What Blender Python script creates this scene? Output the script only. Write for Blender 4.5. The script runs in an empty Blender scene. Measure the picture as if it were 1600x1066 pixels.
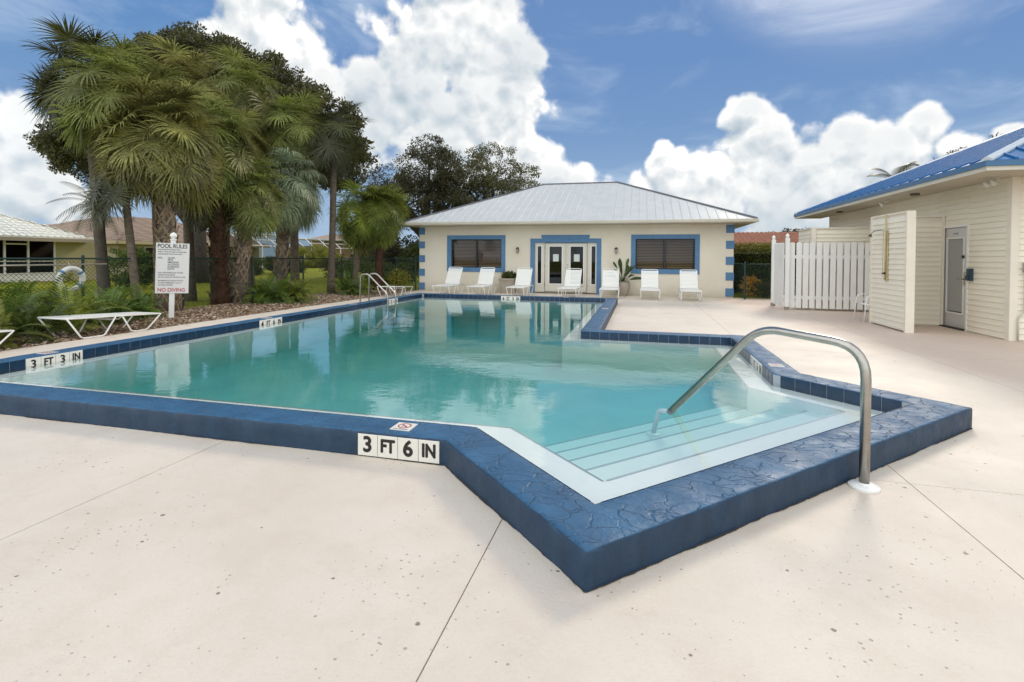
import bpy, bmesh, math, random
import numpy as np
from mathutils import Vector, Matrix, geometry
R = math.radians
S = bpy.context.scene
random.seed(7)
rng = np.random.default_rng(11)
COL = S.collection

# ------------------------------------------------------------------ camera
cd = bpy.data.cameras.new('camera'); cam = bpy.data.objects.new('camera', cd); COL.objects.link(cam)
cd.sensor_width = 36; cd.lens = 17.7226; cd.shift_y = -0.0737; cd.clip_start = .05; cd.clip_end = 2000
cam.matrix_world = Matrix(((0.969178, -0.010536, 0.246138, 0), (0.246272, 0.014295, -0.969095, 0),
                           (0.006692, 0.999842, 0.016449, 1.40), (0, 0, 0, 1)))
S.camera = cam
S.view_settings.view_transform = 'Standard'; S.view_settings.look = 'None'
S.view_settings.exposure = .51; S.view_settings.gamma = 1
S.view_settings.use_curve_mapping = False
try:
    S.cycles.max_bounces = 8; S.cycles.transparent_max_bounces = 24; S.cycles.volume_bounces = 0
except Exception: pass

# ------------------------------------------------------------------ sun
SUN_EL, SUN_AZ = R(34), math.atan2(.37, .93)          # azimuth measured from +Y towards +X
sd = bpy.data.lights.new('sun', 'SUN'); sd.energy = 1.0; sd.angle = R(13); sd.color = (1, .88, .73)
sun = bpy.data.objects.new('sun', sd); COL.objects.link(sun)
sdir = Vector((math.sin(SUN_AZ) * math.cos(SUN_EL), math.cos(SUN_AZ) * math.cos(SUN_EL), math.sin(SUN_EL)))
sun.rotation_euler = sdir.to_track_quat('Z', 'Y').to_euler()

# ------------------------------------------------------------------ world: Nishita sky with clouds
W = bpy.data.worlds.new('World'); S.world = W; W.use_nodes = True
wt = W.node_tree; wt.nodes.clear()
try: W.cycles.sampling_method = 'MANUAL'; W.cycles.sample_map_resolution = 512
except Exception: pass

class NT:
    def __init__(s, nt): s.nt = nt
    def n(s, t, **kw):
        nd = s.nt.nodes.new(t)
        for k, v in kw.items(): setattr(nd, k, v)
        return nd
    def link(s, a, b): s.nt.links.new(a, b)
    def put(s, sock, v):
        if isinstance(v, bpy.types.NodeSocket): s.nt.links.new(v, sock)
        elif v is not None:
            if hasattr(sock, 'default_value'):
                dv = sock.default_value
                if hasattr(dv, '__len__') and not hasattr(v, '__len__'): v = [v] * len(dv)
                elif hasattr(dv, '__len__') and len(dv) == 4 and len(v) == 3: v = (*v, 1)
                sock.default_value = v
    def m(s, op, a, b=None, c=None, clamp=False):
        nd = s.n('ShaderNodeMath', operation=op); nd.use_clamp = clamp
        s.put(nd.inputs[0], a); s.put(nd.inputs[1], b)
        if c is not None: s.put(nd.inputs[2], c)
        return nd.outputs[0]
    def vm(s, op, a, b=None, scale=None):
        nd = s.n('ShaderNodeVectorMath', operation=op); s.put(nd.inputs[0], a)
        if b is not None: s.put(nd.inputs[1], b)
        if scale is not None: s.put(nd.inputs['Scale'], scale)
        return nd.outputs['Value'] if op in ('DISTANCE', 'LENGTH', 'DOT_PRODUCT') else nd.outputs['Vector']
    def noise(s, vec, scale, detail=4, rough=.5, dist=0, dims='3D', out='Fac'):
        nd = s.n('ShaderNodeTexNoise'); nd.noise_dimensions = dims
        s.put(nd.inputs['Vector'], vec); nd.inputs['Scale'].default_value = scale
        nd.inputs['Detail'].default_value = detail; nd.inputs['Roughness'].default_value = rough
        nd.inputs['Distortion'].default_value = dist
        return nd.outputs[out]
    def vor(s, vec, scale, feature='F1', out='Distance', rnd=1):
        nd = s.n('ShaderNodeTexVoronoi', feature=feature); s.put(nd.inputs['Vector'], vec)
        nd.inputs['Scale'].default_value = scale; nd.inputs['Randomness'].default_value = rnd
        return nd.outputs[out]
    def ramp(s, f, stops, interp='LINEAR'):
        nd = s.n('ShaderNodeValToRGB'); cr = nd.color_ramp; cr.interpolation = interp
        while len(cr.elements) < len(stops): cr.elements.new(.5)
        for e, (p, c) in zip(cr.elements, stops):
            e.position = p; e.color = (c, c, c, 1) if not hasattr(c, '__len__') else (*c[:3], 1)
        s.put(nd.inputs[0], f); return nd.outputs[0]
    def mix(s, f, a, b, mode='MIX'):
        nd = s.n('ShaderNodeMix', data_type='RGBA', blend_type=mode)
        s.put(nd.inputs[0], f); s.put(nd.inputs[6], a); s.put(nd.inputs[7], b); return nd.outputs[2]
    def rng(s, v, a, b, c=0, d=1, smooth=False):
        nd = s.n('ShaderNodeMapRange'); nd.interpolation_type = 'SMOOTHSTEP' if smooth else 'LINEAR'
        s.put(nd.inputs[0], v)
        for i, x in enumerate((a, b, c, d)): s.put(nd.inputs[i + 1], x)
        return nd.outputs[0]
    def scalev(s, vec, x, y, z):
        return s.vm('MULTIPLY', vec, (x, y, z))

# cumulus banks: direction (x, y, z) of each tower and its angular radius
CLOUD = [(-0.618, 0.707, 0.343, 0.101), (-0.564, 0.765, 0.311, 0.103), (-0.487, 0.824, 0.291, 0.114), (-0.386, 0.849, 0.36, 0.131), (-0.295, 0.87, 0.395, 0.136), (-0.232, 0.901, 0.366, 0.089), (-0.285, 0.917, 0.281, 0.132), (-0.371, 0.907, 0.198, 0.11), (-0.243, 0.949, 0.201, 0.099), (-0.189, 0.969, 0.159, 0.062), (-0.318, 0.801, 0.507, 0.134), (-0.671, 0.67, 0.317, 0.048), (-0.59, 0.676, 0.442, 0.104), (-0.509, 0.84, 0.191, 0.047), (-0.838, 0.52, 0.164, 0.063), (-0.852, 0.513, 0.105, 0.087), (-0.839, 0.536, 0.089, 0.065), (-0.873, 0.464, 0.148, 0.095), (-0.822, 0.566, 0.055, 0.051), (-0.879, 0.473, 0.057, 0.112), (0.18, 0.953, 0.244, 0.05), (0.208, 0.961, 0.183, 0.083), (0.129, 0.984, 0.122, 0.094), (0.056, 0.987, 0.154, 0.06), (0.044, 0.981, 0.189, 0.03), (0.327, 0.922, 0.206, 0.037), (0.306, 0.941, 0.143, 0.091), (0.415, 0.887, 0.202, 0.04), (0.384, 0.91, 0.156, 0.07), (0.455, 0.876, 0.16, 0.037), (0.351, 0.934, 0.068, 0.092), (0.247, 0.966, 0.072, 0.097), (-0.002, 0.992, 0.126, 0.045), (-0.049, 0.995, 0.091, 0.063), (0.504, 0.847, 0.17, 0.025), (-0.135, 0.983, 0.122, 0.062), (0.438, 0.896, 0.074, 0.091), (0.54, 0.837, 0.093, 0.084)]
g = bpy.data.node_groups.new('cloud_density', 'ShaderNodeTree')
g.interface.new_socket('Vector', in_out='INPUT', socket_type='NodeSocketVector')
g.interface.new_socket('Density', in_out='OUTPUT', socket_type='NodeSocketFloat')
G = NT(g); gi = G.n('NodeGroupInput'); go = G.n('NodeGroupOutput'); dv = gi.outputs[0]
warp = G.vm('SUBTRACT', G.noise(dv, 7, 1, .55, out='Color'), (.5, .5, .5))
dw = G.vm('ADD', dv, G.vm('SCALE', warp, scale=.07))
best = None
for (x, y, z, r) in CLOUD:
    v = G.m('MULTIPLY_ADD', G.vm('DISTANCE', dw, (x, y, z)), -1 / r, 1)
    best = v if best is None else G.m('SMOOTH_MAX', best, v, .12)
dot = G.vm('DOT_PRODUCT', dv, (-.24, .95, .2))
behind = G.rng(dot, .62, .25)
bn = G.m('SUBTRACT', G.noise(dv, 2.6, 3, .5), .5)
other = G.m('ADD', G.m('MULTIPLY_ADD', bn, 4.0, .9), G.m('MULTIPLY', G.m('SUBTRACT', behind, 1.0), 3.0))
best = G.m('MAXIMUM', G.m('MINIMUM', best, .62), other)
fb = G.m('SUBTRACT', G.noise(dv, 15, 5, .56), .5)
puff = G.m('SUBTRACT', .42, G.vor(G.vm('ADD', dv, G.vm('SCALE', warp, scale=.05)), 26, 'F1'))
puff2 = G.m('SUBTRACT', .42, G.vor(dw, 60, 'F1'))
den = G.m('ADD', best, G.m('MULTIPLY', fb, 1.0))
den = G.m('ADD', den, G.m('MULTIPLY', puff, .42)); den = G.m('ADD', den, G.m('MULTIPLY', puff2, .14))
G.link(den, go.inputs[0])

N = NT(wt); tc = N.n('ShaderNodeTexCoord')
d0 = N.vm('NORMALIZE', tc.outputs['Generated'])
def dens(vec):
    nd = N.n('ShaderNodeGroup'); nd.node_tree = g; N.put(nd.inputs[0], vec); return nd.outputs[0]
D0 = dens(d0)
D1 = dens(N.vm('ADD', d0, tuple(.022 * c for c in (.25, .3, .92))))
alpha = N.rng(D0, -.01, .31, 0, 1, True)
relief = N.m('SUBTRACT', D0, D1)
lit = N.m('MULTIPLY_ADD', relief, 1.6, .75, clamp=True)
core = N.rng(D0, .25, 1.1, 1.0, .62)                  # thick hearts of a cloud are greyer
broad = N.rng(N.noise(d0, 5, 3, .5), .35, .65, .62, 1.08)
sepq = N.n('ShaderNodeSeparateXYZ'); N.link(d0, sepq.inputs[0])
lum = N.m('MULTIPLY', N.m('MULTIPLY', lit, core), N.m('MULTIPLY', broad, N.rng(sepq.outputs[2], .03, .17, .62, 1)))
ccol = N.ramp(lum, [(0, (.34, .40, .45)), (.3, (.44, .49, .53)), (.5, (.54, .57, .59)), (.72, (.66, .67, .67)), (1, (.95, .92, .88))])
antisun_fill = N.rng(N.vm('DOT_PRODUCT', d0, (-.37, -.93, .25)), -.25, .55, 1.0, 2.15, True)      # front-lit clouds opposite the sun, brightened further as added fill light
ccol = N.vm('SCALE', ccol, scale=antisun_fill)
sepz = N.n('ShaderNodeSeparateXYZ'); N.link(d0, sepz.inputs[0]); zen = sepz.outputs[2]
sky = N.n('ShaderNodeTexSky', sky_type='NISHITA'); sky.sun_disc = False
sky.sun_elevation = SUN_EL; sky.sun_rotation = SUN_AZ; sky.altitude = 0; sky.air_density = 1.0; sky.dust_density = .4; sky.ozone_density = 1.5
SKYB = N.vm('SCALE', N.ramp(zen, [(0, (.17, .30, .46)), (.35, (.070, .175, .38)), (1, (.035, .10, .26))]), scale=1 / .105)   # deep clear blue between the clouds
sc = N.mix(.75, N.vm('MINIMUM', sky.outputs[0], (2.2, 2.8, 4.2)), SKYB)
sep = N.n('ShaderNodeSeparateXYZ'); N.link(d0, sep.inputs[0])
wisp = N.m('MULTIPLY', N.rng(N.noise(N.scalev(d0, 3, 3, 7), 1.3, 6, .6, .6), .46, .78, 0, 1, True), .46)
hz = N.rng(sep.outputs[2], .0, .26, .45, 0, True)     # moist air low over the horizon
STR = .105
inv = 1 / STR
base = N.mix(hz, sc, tuple(inv * c for c in (.38, .47, .56)))
veil = N.m('MULTIPLY', N.m('MULTIPLY', N.rng(N.vm('DOT_PRODUCT', d0, tuple(sdir)), .955, .999, 0, 1, True), .8), N.rng(N.noise(N.scalev(d0, 3, 3, 7), 1.3, 6, .6, .6), .36, .62, .35, 1))   # thin cloud drawn over the sun
base = N.mix(veil, base, tuple(inv * c for c in (.92, .92, .92)))
base = N.mix(wisp, base, tuple(inv * c for c in (.52, .60, .68)))
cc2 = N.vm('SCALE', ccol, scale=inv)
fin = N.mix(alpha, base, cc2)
low = N.rng(sep.outputs[2], -.04, .0, 1, 0)
fin = N.mix(low, fin, tuple(inv * c for c in (.16, .17, .12)))
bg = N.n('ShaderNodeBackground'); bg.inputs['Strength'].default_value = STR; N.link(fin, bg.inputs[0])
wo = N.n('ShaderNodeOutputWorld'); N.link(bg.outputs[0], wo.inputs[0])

# ------------------------------------------------------------------ materials
MATS = {}
def mat(name, col, rough=.6, spec=.5, metal=0, var=0, vscale=6, bump=0, bscale=40, bdetail=4, col2=None, trans=0, coat=0, fn=None, aniso=None):
    if name in MATS: return MATS[name]
    m = bpy.data.materials.new(name); m.use_nodes = True; t = NT(m.node_tree)
    p = m.node_tree.nodes['Principled BSDF']; out = m.node_tree.nodes['Material Output']
    p.inputs['Roughness'].default_value = rough; p.inputs['Metallic'].default_value = metal
    p.inputs['Specular IOR Level'].default_value = spec
    if coat: p.inputs['Coat Weight'].default_value = coat; p.inputs['Coat Roughness'].default_value = .1
    tcn = t.n('ShaderNodeTexCoord'); co = tcn.outputs['Object']
    geo = t.n('ShaderNodeNewGeometry'); wp = geo.outputs['Position']
    c = (*col, 1)
    base = c
    if aniso: wpv = t.scalev(wp, *aniso)
    else: wpv = wp
    if var:
        f = t.rng(t.noise(wpv, vscale, 5, .6), .3, .7)
        c2 = col2 if col2 else tuple(x * (1 - var) for x in col)
        base = t.mix(f, (*c2, 1), c)
    t.put(p.inputs['Base Color'], base)
    if bump:
        b = t.n('ShaderNodeBump'); b.inputs['Strength'].default_value = 1; b.inputs['Distance'].default_value = bump
        t.link(t.noise(wpv, bscale, bdetail, .6), b.inputs['Height']); t.link(b.outputs[0], p.inputs['Normal'])
    if trans:
        ms = t.n('ShaderNodeMixShader'); tr = t.n('ShaderNodeBsdfTranslucent'); t.put(tr.inputs[0], base)
        ms.inputs[0].default_value = trans; t.link(p.outputs[0], ms.inputs[1]); t.link(tr.outputs[0], ms.inputs[2]); t.link(ms.outputs[0], out.inputs[0])
    if fn: fn(t, p, wp, co, base)
    MATS[name] = m; return m

def deck_fn(t, p, wp, co, base):
    big = t.rng(t.noise(wp, .55, 4, .55), .3, .7)
    c = t.mix(big, (.665, .568, .475), (.745, .655, .555))
    c = t.mix(t.m('MULTIPLY', t.rng(t.noise(wp, 3.1, 6, .65), .45, .75), .5), c, (.60, .49, .39))
    sx = t.n('ShaderNodeSeparateXYZ'); t.link(wp, sx.inputs[0])
    # pinker, darker deck towards the block building
    wob = t.m('MULTIPLY', t.m('SUBTRACT', t.noise(wp, .8, 3), .5), 1.6)
    near = t.rng(t.m('ADD', t.m('ADD', sx.outputs[0], t.m('MULTIPLY', sx.outputs[1], .12)), wob), 4.3, 5.2)
    c = t.mix(near, c, (.625, .49, .40))
    cell = t.vor(wp, 15, 'F1', 'Color'); dist = t.vor(t.vm('ADD', wp, t.vm('SCALE', t.noise(wp, 60, 2, .5, out='Color'), scale=.012)), 15)
    cs = t.n('ShaderNodeSeparateColor'); t.link(cell, cs.inputs[0])
    patch = t.rng(t.noise(wp, 1.7, 3, .6), .40, .62, .25, 1)
    thr = t.m('MULTIPLY', t.m('MULTIPLY', t.rng(cs.outputs[0], .45, 1.0), patch), .22)
    pit = t.m('MULTIPLY', t.m('SUBTRACT', thr, dist), 16, clamp=True)
    cell2 = t.vor(wp, 38, 'F1', 'Color'); dist2 = t.vor(wp, 38)
    cs2 = t.n('ShaderNodeSeparateColor'); t.link(cell2, cs2.inputs[0])
    thr2 = t.m('MULTIPLY', t.m('MULTIPLY', t.rng(cs2.outputs[1], .4, 1.0), patch), .30)
    pit2 = t.m('MULTIPLY', t.m('SUBTRACT', thr2, dist2), 14, clamp=True)
    pits = t.m('MAXIMUM', pit, t.m('MULTIPLY', pit2, .6))
    c = t.mix(t.m('MULTIPLY', pits, .85), c, (.16, .115, .075))
    stain = t.m('MULTIPLY', t.rng(t.noise(t.vm('ADD', wp, (3.1, 7.7, 0)), 2.3, 7, .72), .56, .74), .30)
    c = t.mix(stain, c, (.47, .40, .33))
    mott = t.rng(t.noise(wp, 42, 3, .7), .3, .7, -.5, .5)
    c = t.mix(t.m('ABSOLUTE', t.m('MULTIPLY', mott, .34)), c, (.48, .41, .33))
    t.put(p.inputs['Base Color'], c)
    h = t.m('SUBTRACT', t.m('MULTIPLY', t.noise(wp, 60, 6, .72), .55), pits)
    b = t.n('ShaderNodeBump'); b.inputs['Strength'].default_value = .8; b.inputs['Distance'].default_value = .006
    t.link(h, b.inputs['Height']); t.link(b.outputs[0], p.inputs['Normal'])
    t.put(p.inputs['Roughness'], t.rng(t.noise(wp, 1.3, 4), .3, .7, .42, .7))
DECK = mat('deck_paint', (.62, .55, .46), .55, .4, fn=deck_fn)

def coping_fn(t, p, wp, co, base):
    w = t.vm('ADD', wp, t.vm('SCALE', t.vm('SUBTRACT', t.noise(wp, 4, 3, .55, out='Color'), (.5, .5, .5)), scale=.30))
    ws = t.scalev(w, 1, 2.0, 1)
    rot = t.n('ShaderNodeVectorRotate'); rot.inputs['Angle'].default_value = R(12); t.link(wp, rot.inputs['Vector'])
    v1 = t.vor(t.scalev(w, 1, 2.1, 1), 5.6, 'F1', 'Color')
    cs = t.n('ShaderNodeSeparateColor'); t.link(v1, cs.inputs[0])
    edge = t.vor(t.scalev(w, 1, 2.1, 1), 5.6, 'DISTANCE_TO_EDGE')
    crack = t.m('SUBTRACT', 1, t.m('MULTIPLY', edge, 22, clamp=True))
    sel = t.rng(t.noise(wp, 3.4, 2), .36, .48)
    crack = t.m('MULTIPLY', crack, sel)
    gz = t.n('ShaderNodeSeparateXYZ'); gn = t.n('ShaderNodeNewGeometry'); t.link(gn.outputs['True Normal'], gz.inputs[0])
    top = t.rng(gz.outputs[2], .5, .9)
    h = t.m('ADD', t.m('MULTIPLY', cs.outputs[0], 1.1), t.m('MULTIPLY', crack, -.42))
    h = t.m('MULTIPLY', h, top)
    h = t.m('ADD', h, t.m('MULTIPLY', t.noise(wp, 14, 6, .62), .6))
    b = t.n('ShaderNodeBump'); b.inputs['Strength'].default_value = 1; b.inputs['Distance'].default_value = .013
    t.link(h, b.inputs['Height']); t.link(b.outputs[0], p.inputs['Normal'])
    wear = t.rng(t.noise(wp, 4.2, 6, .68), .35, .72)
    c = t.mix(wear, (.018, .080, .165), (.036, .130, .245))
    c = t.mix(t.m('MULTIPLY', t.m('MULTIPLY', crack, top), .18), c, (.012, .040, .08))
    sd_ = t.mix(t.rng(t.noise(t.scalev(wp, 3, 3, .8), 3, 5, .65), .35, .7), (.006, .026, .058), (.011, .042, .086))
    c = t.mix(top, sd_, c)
    t.put(p.inputs['Base Color'], c)
    t.put(p.inputs['Roughness'], t.rng(t.noise(wp, 6, 4), .3, .7, .42, .68))
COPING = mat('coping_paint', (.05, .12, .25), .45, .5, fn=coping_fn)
def plaster_fn(t, p, wp, co, base):
    c = t.mix(t.rng(t.noise(wp, 1.2, 5, .6), .3, .7), (.80, .80, .76), (.86, .85, .80))
    c = t.mix(t.m('MULTIPLY', t.rng(t.noise(wp, 9, 5, .7), .55, .8), .25), c, (.55, .58, .55))
    t.put(p.inputs['Base Color'], c)
PLASTER = mat('pool_plaster', (.78, .78, .74), .7, .2, fn=plaster_fn)
TILE = mat('blue_tile', (.008, .034, .080), .12, .5, var=.35, vscale=9)
WTILE = mat('white_tile', (.76, .72, .64), .25, .5, var=.08, vscale=14)
GROUT = mat('grout', (.33, .36, .38), .8)
INK = mat('black_ink', (.012, .011, .010), .4)
REDINK = mat('red_ink', (.45, .02, .025), .4)
PAINTW = mat('white_paint', (.84, .82, .78), .45, .5, var=.08, vscale=3)
POWDER = mat('white_powder_coat', (.82, .80, .76), .3, .5)
VINYL = mat('white_vinyl_strap', (.80, .78, .73), .4, .4)
STEEL = mat('brushed_steel', (.50, .47, .42), .28, .5, metal=1, var=.25, vscale=12, bump=.0006, bscale=160)
DARKSEAM = mat('dark_seam', (.05, .045, .04), .9)
def stucco_fn(t, p, wp, co, base):
    c = t.mix(t.rng(t.noise(wp, .7, 5, .6), .3, .7), (.72, .645, .52), (.80, .73, .61))
    sx = t.n('ShaderNodeSeparateXYZ'); t.link(wp, sx.inputs[0])
    dirt = t.m('MULTIPLY', t.rng(t.m('ADD', sx.outputs[2], t.m('MULTIPLY', t.noise(wp, 4, 4), .3)), .55, .1), .45)
    c = t.mix(dirt, c, (.44, .38, .29))
    t.put(p.inputs['Base Color'], c)
    b = t.n('ShaderNodeBump'); b.inputs['Strength'].default_value = .7; b.inputs['Distance'].default_value = .006
    t.link(t.noise(wp, 38, 5, .7), b.inputs['Height']); t.link(b.outputs[0], p.inputs['Normal'])
STUCCO = mat('cream_stucco', (.65, .58, .46), .85, .2, fn=stucco_fn)
BLUETRIM = mat('blue_trim_paint', (.105, .225, .39), .6, .3, var=.14, vscale=5, bump=.003, bscale=50)
DOORPAINT = mat('ivory_door_paint', (.68, .63, .53), .4, .5, var=.05)
FASCIA = mat('fascia_paint', (.66, .61, .51), .5, .4, var=.1, vscale=2)
BRONZE = mat('bronze_frame', (.022, .016, .013), .4, .5)
METALROOF = mat('galvanised_roof', (.64, .635, .61), .42, .5, metal=.15, var=.12, vscale=2.2)
CAPDARK = mat('ridge_cap_metal', (.16, .15, .15), .45, .5, metal=.4)
BLUEROOF = mat('blue_metal_roof', (.012, .125, .33), .5, .3, var=.22, vscale=3)
CAPLIGHT = mat('pale_hip_cap', (.55, .58, .62), .4)
SIDING = mat('vinyl_siding', (.85, .78, .64), .5, .35, var=.08, vscale=1.4)
SIDTRIM = mat('siding_trim', (.80, .72, .60), .5, .35, var=.07, vscale=3)
SOFFIT = mat('soffit_vinyl', (.52, .46, .36), .6, .3, var=.1, vscale=3)
def glass_mat(name, tint, ior=1.5, rough=.02):
    m = bpy.data.materials.new(name); m.use_nodes = True; t = NT(m.node_tree); m.node_tree.nodes.clear()
    o = t.n('ShaderNodeOutputMaterial'); ms = t.n('ShaderNodeMixShader'); tr = t.n('ShaderNodeBsdfTransparent'); gl = t.n('ShaderNodeBsdfGlossy')
    tr.inputs[0].default_value = (*tint, 1); gl.inputs['Roughness'].default_value = rough
    gg = t.n('ShaderNodeNewGeometry'); cs = t.m('ABSOLUTE', t.vm('DOT_PRODUCT', gg.outputs['Incoming'], gg.outputs['Normal'])); f0 = ((ior - 1) / (ior + 1)) ** 2
    t.link(t.m('MULTIPLY_ADD', t.m('POWER', t.m('SUBTRACT', 1, cs, clamp=True), 5), 1 - f0 if ior > 1.1 else .15, f0), ms.inputs[0]); t.link(tr.outputs[0], ms.inputs[1]); t.link(gl.outputs[0], ms.inputs[2]); t.link(ms.outputs[0], o.inputs[0])
    MATS[name] = m; return m
GLASS = glass_mat('tinted_glass', (.62, .57, .52))
CLEARG = glass_mat('clear_glass', (.8, .8, .8))
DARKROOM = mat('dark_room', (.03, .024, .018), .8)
BLIND = mat('blind_slat', (.30, .24, .18), .5)
BLINDW = mat('white_blind_slat', (.75, .75, .72), .5)
BARK = mat('palm_bark', (.21, .165, .125), .9, .1, var=.5, vscale=7, bump=.02, bscale=22, aniso=(1, 1, 2.5))
BARKDARK = mat('dark_palm_bark', (.095, .052, .032), .9, .1, var=.55, vscale=9, bump=.02, bscale=22)
BOOT = mat('palm_leaf_base', (.42, .31, .21), .85, .1, var=.55, vscale=13, bump=.006, bscale=50)
OAKBARK = mat('oak_bark', (.10, .085, .07), .9, .1, var=.4, vscale=8, bump=.02, bscale=20)
CHAINM = mat('green_chain_link', (.010, .035, .028), .5)

def leafmat(name, col, col2, trans=.3, vscale=1.6, rough=.42):
    def fn(t, p, wp, co, base):
        oi = t.n('ShaderNodeObjectInfo')
        f = t.rng(t.noise(wp, vscale, 3, .6), .32, .68)
        c = t.mix(f, col, col2)
        fine = t.rng(t.noise(wp, 17, 2, .6), .3, .7, .60, 1.55)
        f2 = t.rng(oi.outputs['Random'], 0, 1)
        hs = t.n('ShaderNodeHueSaturation'); t.put(hs.inputs['Color'], c)
        t.put(hs.inputs['Value'], t.m('MULTIPLY', fine, t.rng(f2, 0, 1, .65, 1.35))); t.put(hs.inputs['Hue'], t.rng(f2, 0, 1, .484, .508))
        t.put(p.inputs['Base Color'], hs.outputs[0])
        for nd in t.nt.nodes:
            if nd.type == 'BSDF_TRANSLUCENT': t.link(hs.outputs[0], nd.inputs[0])
    return mat(name, col, rough, .35, trans=trans, fn=fn)
LEAF_OLIVE = leafmat('palm_leaf_olive', (.35, .325, .105), (.17, .175, .055), trans=.42)
LEAF_GREEN = leafmat('palm_leaf_green', (.30, .32, .09), (.15, .175, .05), trans=.42)
LEAF_YELLOW = leafmat('palm_leaf_yellow', (.29, .33, .06), (.15, .19, .045), trans=.45)
LEAF_BLUE = leafmat('palm_leaf_silver', (.36, .40, .25), (.20, .24, .14), trans=.35)
LEAF_DARK = leafmat('palm_leaf_dark', (.10, .10, .04), (.055, .06, .025))
LEAF_DEAD = leafmat('palm_leaf_dead', (.16, .10, .05), (.08, .05, .028))
OAK = leafmat('oak_leaf', (.095, .088, .030), (.050, .052, .020), vscale=.7)
OAKB = leafmat('oak_leaf_brown', (.15, .145, .062), (.068, .07, .030), vscale=.8)
SHRUB = leafmat('shrub_leaf', (.11, .14, .03), (.06, .085, .022), vscale=2)
SHRUBY = leafmat('yellow_shrub_leaf', (.30, .28, .04), (.16, .18, .03), vscale=2)
HEDGE = leafmat('hedge_leaf', (.10, .13, .025), (.045, .065, .015), vscale=2)
ORANGE = leafmat('croton_leaf', (.60, .30, .03), (.30, .24, .03), vscale=3)
GRASSM = leafmat('grass_blade', (.30, .32, .025), (.19, .22, .02), vscale=.6, trans=.35)

# ------------------------------------------------------------------ helpers
def tag(o, label=None, cat=None, group=None, kind=None):
    if label: o['label'] = label
    if cat: o['category'] = cat
    if group: o['group'] = group
    if kind: o['kind'] = kind
    return o
def empty(name, loc=(0, 0, 0), rz=0, label=None, cat=None, group=None, kind=None):
    o = bpy.data.objects.new(name, None); COL.objects.link(o); o.location = loc; o.rotation_euler = (0, 0, rz)
    o.empty_display_size = .1
    return tag(o, label, cat, group, kind)
def link_mesh(name, me, parent=None, loc=None):
    o = bpy.data.objects.new(name, me); COL.objects.link(o)
    if parent: o.parent = parent
    if loc is not None: o.location = loc
    return o
def copy_tree(o, parent=None):
    c = o.copy(); COL.objects.link(c); c.parent = parent
    for ch in o.children: copy_tree(ch, c)
    return c

class MB:
    def __init__(s): s.v = []; s.f = []
    def add(s, vs, fs):
        k = len(s.v); s.v += [tuple(v) for v in vs]; s.f += [tuple(i + k for i in f) for f in fs]; return s
    def box(s, x0, x1, y0, y1, z0, z1):
        return s.add([(x0, y0, z0), (x1, y0, z0), (x1, y1, z0), (x0, y1, z0), (x0, y0, z1), (x1, y0, z1), (x1, y1, z1), (x0, y1, z1)],
                     [(0, 3, 2, 1), (4, 5, 6, 7), (0, 1, 5, 4), (1, 2, 6, 5), (2, 3, 7, 6), (3, 0, 4, 7)])
    def prism(s, poly, z0, z1):
        n = len(poly)
        return s.add([(x, y, z0) for x, y in poly] + [(x, y, z1) for x, y in poly],
                     [tuple(range(n))[::-1], tuple(range(n, 2 * n))] + [(i, (i + 1) % n, n + (i + 1) % n, n + i) for i in range(n)])
    def tube(s, pts, r, seg=8, closed=False, caps=True):
        pts = [Vector(p) for p in pts]; n = len(pts); rr = r if hasattr(r, '__len__') else [r] * n
        rings = []; up = None
        for i, p in enumerate(pts):
            if closed: t = pts[(i + 1) % n] - pts[i - 1]
            else: t = pts[min(i + 1, n - 1)] - pts[max(i - 1, 0)]
            t.normalize()
            if up is None:
                up = Vector((0, 0, 1)) if abs(t.z) < .9 else Vector((1, 0, 0))
            a = up - t * up.dot(t)
            if a.length < 1e-5: a = t.orthogonal()
            a.normalize(); up = a; b = t.cross(a)
            rings.append([p + (a * math.cos(q) + b * math.sin(q)) * rr[i] for q in [2 * math.pi * k / seg for k in range(seg)]])
        vs = [v for ring in rings for v in ring]; fs = []
        m = n if closed else n - 1
        for i in range(m):
            j = (i + 1) % n
            for k in range(seg):
                k2 = (k + 1) % seg; fs.append((i * seg + k, i * seg + k2, j * seg + k2, j * seg + k))
        if caps and not closed: fs += [tuple(range(seg))[::-1], tuple((n - 1) * seg + k for k in range(seg))]
        return s.add(vs, fs)
    def lathe(s, prof, c=(0, 0), seg=16):
        n = len(prof); vs = []
        for (r, z) in prof:
            vs += [(c[0] + r * math.cos(2 * math.pi * k / seg), c[1] + r * math.sin(2 * math.pi * k / seg), z) for k in range(seg)]
        fs = [(i * seg + k, i * seg + (k + 1) % seg, (i + 1) * seg + (k + 1) % seg, (i + 1) * seg + k) for i in range(n - 1) for k in range(seg)]
        fs += [tuple(range(seg))[::-1], tuple((n - 1) * seg + k for k in range(seg))]
        return s.add(vs, fs)
    def xf(s, M):
        s.v = [tuple(M @ Vector(v)) for v in s.v]; return s
    def mesh(s, name, m=None, smooth=False):
        me = bpy.data.meshes.new(name); me.from_pydata(s.v, [], s.f); me.update()
        if m: me.materials.append(m)
        if smooth:
            me.polygons.foreach_set('use_smooth', [True] * len(me.polygons))
            if smooth != 'all':
                try: me.set_sharp_from_angle(angle=R(40))
                except Exception: pass
        return me
    def build(s, name, m, parent=None, smooth=False, bevel=0, loc=None):
        me = s.mesh(name, m, smooth)
        if bevel:
            bm = bmesh.new(); bm.from_mesh(me)
            bmesh.ops.bevel(bm, geom=[e for e in bm.edges if len(e.link_faces) == 2 and e.calc_face_angle() > .5], offset=bevel, segments=2, affect='EDGES', clamp_overlap=True)
            bm.to_mesh(me); bm.free()
        return link_mesh(name, me, parent, loc)

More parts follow.
